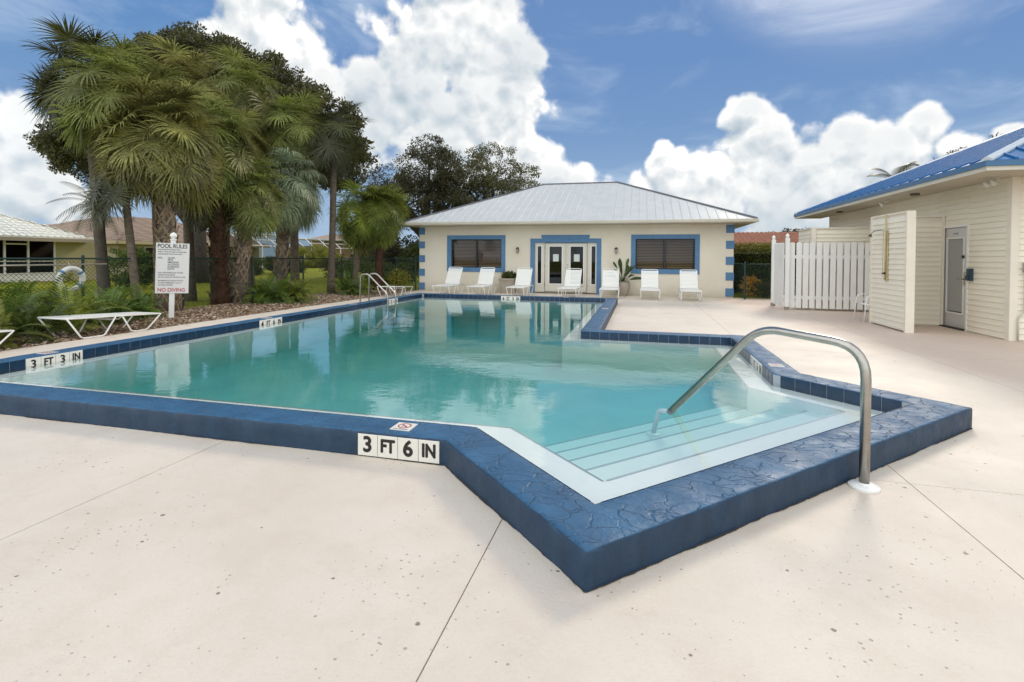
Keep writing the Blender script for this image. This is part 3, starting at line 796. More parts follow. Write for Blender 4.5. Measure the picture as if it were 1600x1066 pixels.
for zq in (.03, .605, 1.17, 1.745, 2.315):                                      # quoins
    cb('quoin', BLUETRIM, WX0 - .022, WX0 + .25, WY - .022, WY + .25, zq, zq + .29, bevel=.006)
    cb('quoin', BLUETRIM, WX1 - .26, WX1 + .022, WY - .022, WY + .25, zq + .01, zq + .30, bevel=.006)
for k, (x0, x1, z0, z1, fx0, fx1, fz0, fz1) in enumerate([(-7.52, -5.39, .97, 2.12, -7.71, -5.23, .80, 2.28), (-.17, 1.94, .99, 2.12, -.33, 2.10, .82, 2.28)]):
    ft = MB()
    for b_ in ((fx0, fx1, z1, fz1), (fx0, fx1, fz0, z0), (fx0, x0, z0, z1), (x1, fx1, z0, z1)): ft.box(b_[0] - CO.x, b_[1] - CO.x, -.03, .03, b_[2], b_[3])
    ft.build('window_surround', BLUETRIM, CH)
    xm = (x0 + x1) / 2 - CO.x; a_, b_ = x0 - CO.x, x1 - CO.x
    fr = MB().box(a_, b_, .03, .10, z1 - .035, z1).box(a_, b_, .03, .10, z0, z0 + .035).box(a_, a_ + .04, .03, .10, z0 + .035, z1 - .035).box(b_ - .04, b_, .03, .10, z0 + .035, z1 - .035).box(xm - .035, xm + .035, .025, .10, z0 + .035, z1 - .035)
    wn = fr.build('window', BRONZE, CH)
    for (p0, p1) in ((a_ + .04, xm - .035), (xm + .035, b_ - .04)):
        MB().add([(p0, .062, z0 + .035), (p1, .062, z0 + .035), (p1, .062, z1 - .035), (p0, .062, z1 - .035)], [(0, 1, 2, 3)]).build('pane', GLASS, wn)
        bl = MB(); zz = z0 + .07
        while zz < z1 - .06:
            bl.add([(p0 + .02, .135, zz), (p1 - .02, .135, zz), (p1 - .02, .16, zz + .038), (p0 + .02, .16, zz + .038)], [(0, 1, 2, 3)]); zz += .058
        bo = bl.build('blind', BLIND, wn); bo['kind'] = 'stuff'
        MB().box(p0 + .02, p1 - .02, .13, .165, z0 + .04, z0 + .068).build('bottom_rail', mat('blind_rail', (.42, .36, .28), .5), wn)
# doorway surround with raised crown
ds = MB()
for (x0, x1, z0, z1) in ((-4.20, -4.03, 0, 1.98), (-1.61, -1.44, 0, 1.98), (-4.20, -1.44, 1.98, 2.14)): ds.box(x0 - CO.x, x1 - CO.x, -.03, .03, z0, z1)
cr_ = [(-3.72, 2.14), (-1.91, 2.14), (-1.88, 2.20), (-1.88, 2.28), (-3.76, 2.28), (-3.76, 2.20)]
ds.add([(x - CO.x, -.034, z) for x, z in cr_] + [(x - CO.x, .02, z) for x, z in cr_], [tuple(range(6)), tuple(range(6, 12))[::-1]] + [(i, i + 6, (i + 1) % 6 + 6, (i + 1) % 6) for i in range(6)])
ds.build('door_surround', BLUETRIM, CH)
def panel(name, x0, x1, z0, z1, gx0, gx1, gz0, gz1):
    """door leaf or sidelight with one tall glass lite in a raised frame"""
    x0 -= CO.x; x1 -= CO.x; gx0 -= CO.x; gx1 -= CO.x
    mb = MB().box(x0, gx0, .04, .09, z0, z1).box(gx1, x1, .04, .09, z0, z1).box(gx0, gx1, .04, .09, z0, gz0).box(gx0, gx1, .04, .09, gz1, z1)
    d = mb.build(name, DOORPAINT, CH)
    f = MB(); q = .035
    f.box(gx0 - q, gx1 + q, .028, .04, gz1, gz1 + q).box(gx0 - q, gx1 + q, .028, .04, gz0 - q, gz0).box(gx0 - q, gx0, .028, .04, gz0, gz1).box(gx1, gx1 + q, .028, .04, gz0, gz1)
    f.build('glass_frame', PAINTW, d)
    MB().add([(gx0, .065, gz0), (gx1, .065, gz0), (gx1, .065, gz1), (gx0, .065, gz1)], [(0, 1, 2, 3)]).build('glass', CLEARG, d)
    return d
panel('sidelight', -4.03, -3.64, .04, 1.98, -3.92, -3.77, .38, 1.84)
panel('sidelight', -1.97, -1.61, .04, 1.98, -1.81, -1.66, .38, 1.84)
dl = panel('door', -3.62, -2.806, .07, 1.96, -3.45, -2.96, .38, 1.83); dr = panel('door', -2.797, -1.99, .07, 1.96, -2.62, -2.13, .38, 1.83)
for d, x0 in ((dl, -3.31), (dr, -2.49)):
    MB().box(x0 - CO.x, x0 + .22 - CO.x, .058, .062, 1.25, 1.53).build('notice', mat('paper', (.62, .66, .62), .8), d)
hk = MB().lathe([(.03, 0), (.03, .01), (.014, .012), (.014, .03), (.028, .04), (.028, .06), (0.012, .068)], (0, 0), 12).xf(Matrix.Translation((-2.73 - CO.x, .04, 1.0)) @ Matrix.Rotation(R(90), 4, 'X')); hk.build('handle', STEEL, dr, smooth=True)
hk = MB().lathe([(.028, 0), (.028, .012), (.012, .016)], (0, 0), 12).xf(Matrix.Translation((-2.73 - CO.x, .04, 1.12)) @ Matrix.Rotation(R(90), 4, 'X')); hk.build('deadbolt', STEEL, dr, smooth=True)
for x in (-3.645, -1.965):
    for z in (.3, 1.02, 1.75): MB().box(x - CO.x - .012, x - CO.x + .012, .02, .04, z, z + .1).build('hinge', STEEL, CH)
cb('threshold', mat('bronze_threshold', (.25, .2, .14), .4), -3.64, -1.97, WY - .04, WY + .1, .02, .06)
cb('corner_post', STUCCO, WX0 + .02, WX0 + .03, WY, WY + .01, 0, .01)
for o_ in list(CH.children):
    if o_.name.startswith('corner_post'): bpy.data.objects.remove(o_)
for x in (-4.72, -.88):                                                            # wall lanterns
    L_ = empty('wall_lantern', (x, WY, 1.70), label='black wall lantern %s of the french doors' % ('left' if x < -2 else 'right'), cat='lamp', group='lanterns beside the french doors')
    MB().box(-.045, .045, -.02, 0, -.07, .09).build('back_plate', BRONZE, L_)
    MB().tube(roundpath([(0, -.02, .05), (0, -.10, .13), (0, -.10, .06)], .03, 3), .008, 6).build('arm', BRONZE, L_)
    MB().lathe([(.02, .085), (.035, .075), (.062, .03), (.055, .022)], (0, -.10), 6).build('cap', BRONZE, L_)
    MB().lathe([(.052, .022), (.038, -.10), (.02, -.10)], (0, -.10), 6).build('shade', mat('lantern_glass', (.35, .33, .28), .1, .5), L_)
    MB().lathe([(.04, -.10), (.025, -.125), (.008, -.135)], (0, -.10), 6).build('base', BRONZE, L_)

def hip_roof(parent, org, X0, X1, Y0, Y1, z, slope, pitchw, m, ribm, capm, sides, ribh=.028, th=.02, ribw=.028):
    """standing-seam hip roof laid panel by panel"""
    w, d = X1 - X0, Y1 - Y0; D = min(w, d) / 2
    frames = {'front': ((X0, Y0), (1, 0), (0, 1), w), 'back': ((X1, Y1), (-1, 0), (0, -1), w), 'left': ((X0, Y1), (0, -1), (1, 0), d), 'right': ((X1, Y0), (0, 1), (-1, 0), d)}
    for sname in sides:
        (ox, oy), (ux, uy), (nx_, ny_), L = frames[sname]
        k = max(1, round(L / pitchw)); stp = L / k
        P3 = lambda a_, q, h=0: (ox + ux * a_ + nx_ * q - org[0], oy + uy * a_ + ny_ * q - org[1], z + slope * q + h - org[2])
        for i in range(k):
            a0, a1 = i * stp, (i + 1) * stp; mx = lambda a_: min(a_, L - a_, D)
            ks = [a_ for a_ in (D, L - D) if a0 < a_ < a1]
            tops = [(a1, mx(a1))] + [(a_, mx(a_)) for a_ in sorted(set(ks), reverse=True)] + [(a0, mx(a0))]
            poly = [(a0, 0), (a1, 0)] + [t for t in tops if t[1] > 1e-4]
            if len(poly) < 3: continue
            mb = MB(); nn = len(poly)
            mb.add([P3(a_, q, 0) for a_, q in poly] + [P3(a_, q, -th) for a_, q in poly], [tuple(range(nn)), tuple(range(nn, 2 * nn))[::-1]] + [(j, j + nn, (j + 1) % nn + nn, (j + 1) % nn) for j in range(nn)])
            o = mb.build('roof_panel', m, parent)
            h0 = mx(a0); 
            if h0 > .15:
                r = MB(); h = h0 - .05; b0, b1 = a0 - ribw / 2, a0 + ribw / 2
                r.add([P3(b0, -.01, 0), P3(b1, -.01, 0), P3(b1, h, 0), P3(b0, h, 0), P3(b0 + .004, -.01, ribh), P3(b1 - .004, -.01, ribh), P3(b1 - .004, h, ribh), P3(b0 + .004, h, ribh)],
                      [(4, 5, 6, 7), (0, 1, 5, 4), (1, 2, 6, 5), (2, 3, 7, 6), (3, 0, 4, 7)])
                r.build('seam', ribm, o)
    # hip and ridge caps
    zr = z + slope * D
    if w >= d: r0, r1 = (X0 + D, (Y0 + Y1) / 2), (X1 - D, (Y0 + Y1) / 2)
    else: r0, r1 = ((X0 + X1) / 2, Y0 + D), ((X0 + X1) / 2, Y1 - D)
    def cap(a_, za, b_, zb, w_=.075, name='hip_cap'):
        A = Vector((a_[0], a_[1], za)); B = Vector((b_[0], b_[1], zb)); t = (B - A).normalized(); s_ = t.cross(Vector((0, 0, 1))).normalized(); up = s_.cross(t)
        if up.z < 0: up = -up
        mb = MB(); O_ = Vector(org); h = ribh + .006
        ring = lambda P: [P - s_ * w_ + up * (h - w_ * .40), P + up * (h + .02), P + s_ * w_ + up * (h - w_ * .40), P + s_ * w_ + up * (h - w_ * .40 - .03), P - s_ * w_ + up * (h - w_ * .40 - .03)]
        mb.add([v - O_ for v in ring(A) + ring(B)], [(i, (i + 1) % 5, (i + 1) % 5 + 5, i + 5) for i in range(5)] + [(4, 3, 2, 1, 0), (5, 6, 7, 8, 9)])
        mb.build(name, capm, parent)
    if w >= d:
        cap((X0, Y0), z, r0, zr); cap((X0, Y1), z, r0, zr); cap((X1, Y0), z, r1, zr); cap((X1, Y1), z, r1, zr)
    else:
        cap((X0, Y0), z, r0, zr); cap((X1, Y0), z, r0, zr); cap((X0, Y1), z, r1, zr); cap((X1, Y1), z, r1, zr)
    cap(r0, zr, r1, zr, name='ridge_cap')
EX0, EX1, EY0, EY1, EZ = -9.38, 3.86, 18.8, 28.6, 2.79
hip_roof(CH, CO, EX0, EX1, EY0, EY1, EZ, .425, .30, METALROOF, METALROOF, CAPDARK, ('front', 'left', 'right', 'back'), ribh=.018, ribw=.014)
for (x0, x1, y0, y1) in ((EX0, EX1, EY0, EY0 + .025), (EX0, EX0 + .025, EY0 + .025, EY1), (EX1 - .025, EX1, EY0 + .025, EY1), (EX0 + .025, EX1 - .025, EY1 - .025, EY1)):
    cb('fascia', FASCIA, x0, x1, y0, y1, EZ - .135, EZ - .022)
gt = MB(); gt.add([(x - CO.x, y - CO.y, zz) for x in (EX0 - .05, EX1 + .05) for (y, zz) in ((EY0, 2.665), (EY0 - .07, 2.68), (EY0 - .095, 2.765), (EY0 - .09, 2.775), (EY0, 2.765))], [(0, 1, 2, 3, 4), (9, 8, 7, 6, 5)] + [(i, i + 5, (i + 1) % 5 + 5, (i + 1) % 5) for i in range(5)])
gt.build('gutter', FASCIA, CH)
cb('soffit', SOFFIT, EX0 + .025, EX1 - .025, EY0 + .025, WY - .002, 2.655, 2.67); cb('soffit', SOFFIT, EX0 + .025, WX0 - .002, WY, EY1 - .03, 2.655, 2.67); cb('soffit', SOFFIT, WX1 + .002, EX1 - .025, WY, EY1 - .03, 2.655, 2.67)

# ================================================================== bath house on the right
BH = empty('bath_house', (6.27, 10.66, 0), label='cream bath house with lap siding, blue metal roof and open shower bay', cat='building')
BO = Vector((6.27, 10.66, 0)); BX1, BY1, BZ = 14.4, 19.35, 2.86
def bb(name, m, x0, x1, y0, y1, z0, z1, parent=BH, bevel=0):
    return MB().box(x0 - BO.x, x1 - BO.x, y0 - BO.y, y1 - BO.y, z0, z1).build(name, m, parent, bevel=bevel)
DY0, DY1, DZ = 11.87, 12.80, 2.07
bb('wall', SIDTRIM, 6.27, 6.42, 10.66, DY0, 0, BZ); bb('wall', SIDTRIM, 6.27, 6.42, DY1, BY1, 0, BZ); bb('wall', SIDTRIM, 6.27, 6.42, DY0, DY1, DZ, BZ)
bb('wall', SIDTRIM, 6.42, BX1, 10.66, 10.80, 0, BZ); bb('wall', SIDTRIM, BX1 - .15, BX1, 10.8, BY1, 0, BZ); bb('wall', SIDTRIM, 6.42, BX1 - .15, BY1 - .15, BY1, 0, BZ)
EXPO = .104
boards = {}
def board_mesh(L):
    """one lap of siding: runs along +x, faces -y, thicker at its lower edge"""
    k = round(L, 3)
    if k not in boards:
        mb = MB(); pr = [(0, 0), (-.024, 0), (-.024, .007), (-.017, .014), (-.004, EXPO + .004), (0, EXPO + .004)]
        n_ = len(pr); mb.add([(0, y, z) for y, z in pr] + [(L, y, z) for y, z in pr], [tuple(range(n_)), tuple(range(n_, 2 * n_))[::-1]] + [(i, i + n_, (i + 1) % n_ + n_, (i + 1) % n_) for i in range(n_)])
        boards[k] = mb.mesh('siding_board', SIDING)
    return boards[k]
def siding(parent, org, p0, p1, z0, z1, zskip=None):
    """lay boards from p0 to p1 (facing to the right-hand side of p0->p1 turned outward)"""
    a_ = Vector((*p0, 0)); b_ = Vector((*p1, 0)); L = (b_ - a_).length; ang = math.atan2(b_.y - a_.y, b_.x - a_.x); z = z0
    while z < z1 - .05:
        o = link_mesh('siding_board', board_mesh(L), parent); o.location = (a_.x - org[0], a_.y - org[1], z); o.rotation_euler = (0, 0, ang); z += EXPO
# facing -x means running from far to near (p0 farther)
zt = BZ
siding(BH, BO, (6.27, DY0 - .05), (6.27, 10.76), .02, zt)
siding(BH, BO, (6.27, 12.70), (6.27, DY1 + .0 - .10 + .05), .02, .03) if False else None
siding(BH, BO, (6.27, BY1 - .1), (6.27, DY1 + .05), .02, zt)
siding(BH, BO, (6.27, DY1 + .05), (6.27, DY0 - .05), DZ + .05, zt)
siding(BH, BO, (6.37, 10.66), (BX1 - .1, 10.66), .02, zt)
bb('corner_trim', SIDTRIM, 6.245, 6.37, 10.635, 10.76, 0, BZ, bevel=.004)
bb('corner_trim', SIDTRIM, 6.245, 6.35, BY1 - .1, BY1 + .02, 0, BZ)
for (y0, y1, z0, z1) in ((DY0 - .05, DY0, 0, DZ + .05), (DY1, DY1 + .05, 0, DZ + .05), (DY0, DY1, DZ, DZ + .05)): bb('door_frame', PAINTW, 6.245, 6.30, y0, y1, z0, z1)
DW = mat('grey_white_door', (.58, .57, .55), .4)
g0, g1, gz0, gz1 = 12.02, 12.56, .33, 1.84
dm = MB()
for (y0, y1, z0, z1) in ((DY0 + .005, g0, .03, DZ - .005), (g1, DY1 - .005, .03, DZ - .005), (g0, g1, .03, gz0), (g0, g1, gz1, DZ - .005)): dm.box(.012, .056, y0 - BO.y, y1 - BO.y, z0, z1)
door = dm.build('door', DW, BH); door['label'] = 'white door with tall blind-covered glass'
for (y0, y1, z0, z1) in ((g0 - .03, g1 + .03, gz1, gz1 + .03), (g0 - .03, g1 + .03, gz0 - .03, gz0), (g0 - .03, g0, gz0, gz1), (g1, g1 + .03, gz0, gz1)): MB().box(.0, .012, y0 - BO.y, y1 - BO.y, z0, z1).build('glass_frame', PAINTW, door)
MB().add([(.02, g0 - BO.y, gz0), (.02, g1 - BO.y, gz0), (.02, g1 - BO.y, gz1), (.02, g0 - BO.y, gz1)], [(0, 3, 2, 1)]).build('glass', CLEARG, door)
bl = MB(); zz = gz0 + .02
while zz < gz1 - .02: bl.add([(.034, g0 - BO.y, zz), (.034, g1 - BO.y, zz), (.052, g1 - BO.y, zz + .036), (.052, g0 - BO.y, zz + .036)], [(0, 3, 2, 1)]); zz += .033
bo = bl.build('blind', BLINDW, door); bo['kind'] = 'stuff'
MB().box(.0, .012, 11.905 - BO.y, 11.985 - BO.y, .90, 1.16).build('lock_plate', STEEL, door)
MB().tube([(0.0, 11.945 - BO.y, 1.02), (-.055, 11.945 - BO.y, 1.02), (-.06, 12.10 - BO.y, 1.02)], .013, 8).build('handle', STEEL, door)
MB().box(-.012, .012, 11.99 - BO.y, 12.04 - BO.y, 1.44, 1.50).build('viewer', BRONZE, door)
MB().box(.0, .012, 12.22 - BO.y, 12.36 - BO.y, 1.93, 1.96).build('door_sign', mat('door_sign_grey', (.3, .3, .3), .5), door)
bb('threshold', BRONZE, 6.2, 6.33, DY0, DY1, .0, .03)
kb = mat('navy_box', (.015, .045, .075), .4)
KB = tag(MB().box(-.06, .0, -.06, .06, 0, .24).box(-.085, -.06, -.05, .05, .02, .10).build('key_box', kb, None, bevel=.006, loc=(6.25, 11.70, 1.0)), 'dark blue key box on the siding right of the white door', 'key box')
PB = empty('power_box', (6.42, 10.64, 1.2), label='grey electrical box with conduit on the near bath house corner', cat='electrical box')
MB().box(0, .11, -.09, -.0, 0, .16).build('box', mat('grey_box', (.33, .31, .28), .5), PB, bevel=.006)
MB().tube(roundpath([(.02, -.03, .0), (.02, -.03, -.7), (-.06, -.03, -.78), (-.06, -.03, -1.19)], .05, 3), .013, 8).build('conduit', mat('grey_conduit', (.5, .47, .41), .5), PB, smooth='all')
REX0, REX1, REY0, REY1, REZ = 5.40, 15.3, 9.78, 20.2, 3.02
hip_roof(BH, BO, REX0, REX1, REY0, REY1, REZ, .43, .40, BLUEROOF, BLUEROOF, CAPLIGHT, ('front', 'left', 'back', 'right'), ribh=.035, ribw=.05)
bluef = mat('blue_drip_edge', (.05, .14, .27), .45)
for (x0, x1, y0, y1) in ((REX0, REX1, REY0, REY0 + .03), (REX0, REX0 + .03, REY0 + .03, REY1)):
    bb('fascia', FASCIA, x0, x1, y0, y1, REZ - .17, REZ - .09)
for (x0, x1, y0, y1) in ((REX0 - .03, REX1, REY0 - .03, REY0 + .0), (REX0 - .03, REX0, REY0, REY1)):
    bb('drip_edge', bluef, x0, x1, y0, y1, REZ - .10, REZ - .012)
bb('soffit', SOFFIT, REX0 + .03, 6.245, REY0 + .03, REY1, REZ - .165, REZ - .15); bb('soffit', SOFFIT, 6.245, REX1, REY0 + .03, 10.655, REZ - .165, REZ - .15)
bb('frieze_board', SIDTRIM, 6.235, 6.30, 10.66, BY1, REZ - .22, REZ - .166)
# flood lights and soffit lights
def flood(x, y, z, label, n=2):
    F_ = empty('flood_light', (x, y, z), label=label, cat='lamp', group='flood lights under the bath house eave')
    MB().lathe([(.05, 0), (.05, -.03), (.02, -.035)], (0, 0), 10).build('mount', FASCIA, F_)
    for k in range(n):
        s = -1 if k else 1
        MB().tube([(0, 0, -.03), (-.05, .05 * s, -.07)], .012, 6).build('arm', FASCIA, F_)
        MB().lathe([(.02, .06), (.035, .03), (.055, -.03), (.05, -.04)], (0, 0), 12).xf(Matrix.Translation((-.09, .09 * s, -.10)) @ Matrix.Rotation(R(-50 if s > 0 else -40), 4, 'Y')).build('lamp_head', mat('lamp_glass', (.6, .58, .5), .2), F_, smooth=True)
flood(6.05, 10.7, REZ - .165, 'white twin flood light under the near eave corner')
flood(5.8, 14.1, REZ - .165, 'small flood light midway along the bath house eave', 1)
for y in (12.9, 17.2): tag(MB().lathe([(.09, 0), (.09, -.04), (.07, -.05)], (0, 0), 14).build('soffit_light', mat('smoked_lens', (.1, .09, .07), .4), None, smooth=True, loc=(5.82, y, REZ - .165)), '%s round dark light on the bath house soffit' % ('nearer' if y < 15 else 'farther'), 'lamp', 'round lights on the soffit')

# shower screen walls
SS = empty('shower_screen', (4.95, 11.2, 0), label='L-shaped siding screen wall of the outdoor shower', cat='screen wall'); SO = Vector((4.95, 11.2, 0))
def sb(name, m, x0, x1, y0, y1, z0, z1, bevel=0): return MB().box(x0 - SO.x, x1 - SO.x, y0 - SO.y, y1 - SO.y, z0, z1).build(name, m, SS, bevel=bevel)
sb('core', SIDTRIM, 4.965, 5.055, 11.24, 12.74, .03, 2.31); sb('core', SIDTRIM, 5.055, 6.24, 12.66, 12.74, .0, 2.30)
sb('end_post', SIDTRIM, 4.935, 5.085, 11.2, 11.26, .0, 2.34, .004); sb('end_post', SIDTRIM, 4.935, 5.03, 12.70, 12.78, .0, 2.34)
sb('top_cap', SIDTRIM, 4.935, 5.085, 11.26, 12.70, 2.31, 2.34); sb('top_cap', SIDTRIM, 5.085, 6.24, 12.63, 12.77, 2.31, 2.335); sb('bottom_rail', SIDTRIM, 4.94, 4.965, 11.26, 12.70, .03, .07)
siding(SS, SO, (4.965, 12.70), (4.965, 11.26), .07, 2.27)
siding(SS, SO, (5.06, 12.66), (6.24, 12.66), .02, 2.24)
sb('inside_trim', SIDTRIM, 6.205, 6.25, 12.61, 12.66, 0, 2.34)
SH = empty('outdoor_shower', (4.94, 12.0, 1.0), label='yellowed shower riser pipe and head on the siding screen', cat='shower')
pipeM = mat('yellowed_pipe', (.52, .40, .18), .5, var=.2, vscale=8)
MB().box(-.012, 0, -.05, .05, -.04, 1.0).build('stain_board', mat('yellowed_board', (.60, .50, .27), .6, var=.3, vscale=6), SH)
MB().tube([(-.03, 0, -.02), (-.03, 0, 1.34)], .013, 8).build('riser_pipe', pipeM, SH, smooth='all')
MB().tube([(-.035, .09, 1.0), (-.035, .10, .05), (-.035, 0, .02)], .005, 6).build('pull_chain', pipeM, SH)
MB().tube(roundpath([(-.03, 0, .98), (-.10, .06, 1.02), (-.17, .22, .99), (-.19, .28, .93)], .05, 3), .010, 8).build('shower_arm', STEEL, SH, smooth='all')
MB().lathe([(.012, .03), (.035, -.01), (.035, -.02)], (0, 0), 10).xf(Matrix.Translation((-.195, .29, .91)) @ Matrix.Rotation(R(15), 4, 'Y')).build('shower_head', BRONZE, SH, smooth=True)
MB().lathe([(.025, 0), (.025, .02), (.012, .03), (.012, .05), (.02, .055)], (0, 0), 10).xf(Matrix.Translation((-.03, .0, .12)) @ Matrix.Rotation(R(-90), 4, 'Y')).build('valve', BRONZE, SH, smooth=True)

# second siding screen behind the picket fence
S2 = empty('equipment_screen', (4.6, 15.5, 0), label='tall siding enclosure behind the white picket fence', cat='screen wall'); TO = Vector((4.6, 15.55, 0))
S2.location = TO
def tb(name, m, x0, x1, y0, y1, z0, z1, bevel=0): return MB().box(x0 - TO.x, x1 - TO.x, y0 - TO.y, y1 - TO.y, z0, z1).build(name, m, S2, bevel=bevel)
tb('core', SIDTRIM, 4.62, 4.72, 15.57, 16.8, 0, 2.24); tb('core', SIDTRIM, 4.72, 6.24, 15.57, 15.67, 0, 2.24)
tb('corner_trim', SIDTRIM, 4.58, 4.70, 15.53, 15.65, 0, 2.28); tb('top_cap', SIDTRIM, 4.58, 4.74, 15.65, 16.85, 2.24, 2.27); tb('top_cap', SIDTRIM, 4.70, 6.24, 15.53, 15.69, 2.24, 2.27)
siding(S2, TO, (4.62, 16.8), (4.62, 15.66), .02, 2.2); siding(S2, TO, (4.71, 15.57), (6.2, 15.57), .02, 2.2)

# white picket fence
PF = empty('picket_fence', (3.9, 15.35, 0), label='tall white picket fence enclosing the corner of the bath house', cat='fence'); PO = Vector((3.9, 15.35, 0))
pk = MB(); pw_, ph = .128, 1.80
pts_ = [(0, 0), (pw_, 0), (pw_, ph - .03), (pw_ - .03, ph), (.03, ph), (0, ph - .03)]
pk.add([(x, 0, z) for x, z in pts_] + [(x, .02, z) for x, z in pts_], [tuple(range(6)), tuple(range(6, 12))[::-1]] + [(i, i + 6, (i + 1) % 6 + 6, (i + 1) % 6) for i in range(6)])
PKM = pk.mesh('picket', PAINTW)
for k in range(12):
    o = link_mesh('picket', PKM, PF); o.location = (.10 + k * .1655, 0, .06 + random.uniform(-.004, .004)); o.rotation_euler = (0, random.uniform(-.003, .003), 0)
for k in range(7):
    o = link_mesh('picket', PKM, PF); o.location = (-.035, 1.15 - k * .153, .06 + random.uniform(-.004, .004)); o.rotation_euler = (0, 0, R(-90))
for z in (.30, 1.42):
    MB().box(.05, 2.1, .021, .06, z, z + .09).build('rail', PAINTW, PF); MB().box(-.012, .03, .05, 1.15, z, z + .09).build('rail', PAINTW, PF)
def fpost(x, y, h=1.98):
    m_ = MB().box(-.05, .05, -.05, .05, 0, h); c_ = m_.build('post', PAINTW, PF, bevel=.004, loc=(x, y, 0))
    MB().lathe([(.03, h), (.03, h + .012), (.052, h + .045), (.05, h + .075), (.03, h + .105), (.006, h + .13)], (0, 0), 12).build('finial', PAINTW, c_, smooth=True)
    MB().box(-.053, .053, -.053, .053, 0, .09).build('post_base', mat('weathered_wood', (.3, .25, .2), .8), c_)
fpost(0.03, -.02); fpost(-.03, 1.2); 
MB().box(2.06, 2.14, -.01, .06, 0, 2.05).build('post', PAINTW, PF)
MB().tube([(2.02, -.03, 1.5), (2.02, -.03, 1.62)], .012, 6).build('latch', BRONZE, PF)
gatep = MB().box(2.20, 2.335, -.01, .02, .05, 1.98).build('gate_board', PAINTW, PF)
# ================================================================== chain-link fence
CF = empty('chain_link_fence', (-11.65, 6, 0), label='dark green chain-link fence between the palms and the lawn', cat='fence'); FO = Vector((-11.65, 6, 0))
FH = 1.31
def fence_run(root, org, a, b, posts, h=FH, wire=.0032, pitch=.085):
    a = Vector((*a, 0)); b = Vector((*b, 0)); L = (b - a).length; u = (b - a) / L; nrm = Vector((u.y, -u.x, 0)); org = Vector(org)
    MB().tube([a + Vector((0, 0, h)) - org, b + Vector((0, 0, h)) - org], .019, 8).build('top_rail', CHAINM, root, smooth='all')
    for t in posts:
        p = a + u * t - org
        o = MB().tube([(0, 0, -.02), (0, 0, h + .03)], .028, 8).lathe([(.032, h + .03), (.034, h + .05), (.02, h + .075), (.004, h + .085)], (0, 0), 8).build('post', CHAINM, root, smooth=True); o.location = p
    mb = MB(); H = h - .05; k = int((L + H) / pitch)
    for s_ in (1, -1):
        for i in range(k):
            x0 = i * pitch - (H if s_ > 0 else 0); x1 = x0 + H * s_; z0, z1 = .02, .02 + H
            if s_ < 0: x0 = i * pitch; x1 = x0 - H
            # clip to the run
            def cl(xa, za, xb, zb):
                if max(xa, xb) <= 0 or min(xa, xb) >= L: return None
                if xa > xb: xa, za, xb, zb = xb, zb, xa, za
                if xa < 0: za += (zb - za) * (0 - xa) / (xb - xa); xa = 0
                if xb > L: zb = za + (zb - za) * (L - xa) / (xb - xa); xb = L
                return xa, za, xb, zb
            c = cl(x0, z0, x1, z1)
            if not c: continue
            xa, za, xb, zb = c; off = nrm * (.003 * s_)
            A = a + u * xa + Vector((0, 0, za)) + off - org; B = a + u * xb + Vector((0, 0, zb)) + off - org
            d = (B - A).normalized(); q = d.cross(nrm).normalized() * wire
            mb.add([A - q, A + nrm * wire, A + q, B - q, B + nrm * wire, B + q], [(0, 1, 4, 3), (1, 2, 5, 4), (2, 0, 3, 5)])
    o = mb.build('wire_mesh', CHAINM, root); o['kind'] = 'stuff'
fence_run(CF, FO, (-11.65, -2), (-11.65, 19.3), [.4, 2.84, 5.28, 7.72, 10.26, 12.72, 15.16, 17.6, 20.0, 21.3])
fence_run(CF, FO, (-11.65, 19.3), (-9.0, 19.35), [1.75, 2.6], pitch=.085)
F2 = empty('chain_link_fence', (3.45, 19.2, 0), label='short green chain-link fence between the clubhouse and picket fence', cat='fence')
fence_run(F2, (3.45, 19.2, 0), (3.5, 18.75), (5.9, 18.85), [0.0, 2.3], h=1.22); fence_run(F2, (3.45, 19.2, 0), (3.30, 20.6), (3.5, 18.75), [0], h=1.22)

# life ring and reaching pole on the fence
LR = empty('life_ring', (-11.50, 7.92, .88), label='white life ring with blue bands hanging on the chain-link fence', cat='life ring'); LR.rotation_euler = (0, R(4), 0)
K = 36; ringp = [(0, .225 * math.cos(2 * math.pi * i / K), .225 * math.sin(2 * math.pi * i / K)) for i in range(K)]
MB().tube(ringp, .056, 12, closed=True).build('ring', mat('ring_white', (.66, .65, .60), .5, var=.15, vscale=7), LR, smooth='all')
for a0 in (40, 140, 235, 320):
    ps = [(0, .225 * math.cos(R(a0 + d)), .225 * math.sin(R(a0 + d))) for d in (-6, -2, 2, 6)]
    MB().tube(ps, .0585, 12).build('band', BLUETRIM, LR, smooth='all')
MB().tube([(.0, -.03, .245), (-.1, 0, .36)], .006, 5).build('hanger', STEEL, LR)
tag(MB().tube([(0, 0, 0), (0, 5.6, .03)], .017, 8).tube([(0, 0, 0), (0, -.1, .05)], .017, 8).build('reaching_pole', mat('aluminium_pole', (.5, .45, .38), .35, metal=.4), None, smooth='all', loc=(-11.57, 3.1, 1.16)), 'long pale reaching pole lying along the fence above the life ring', 'pole')

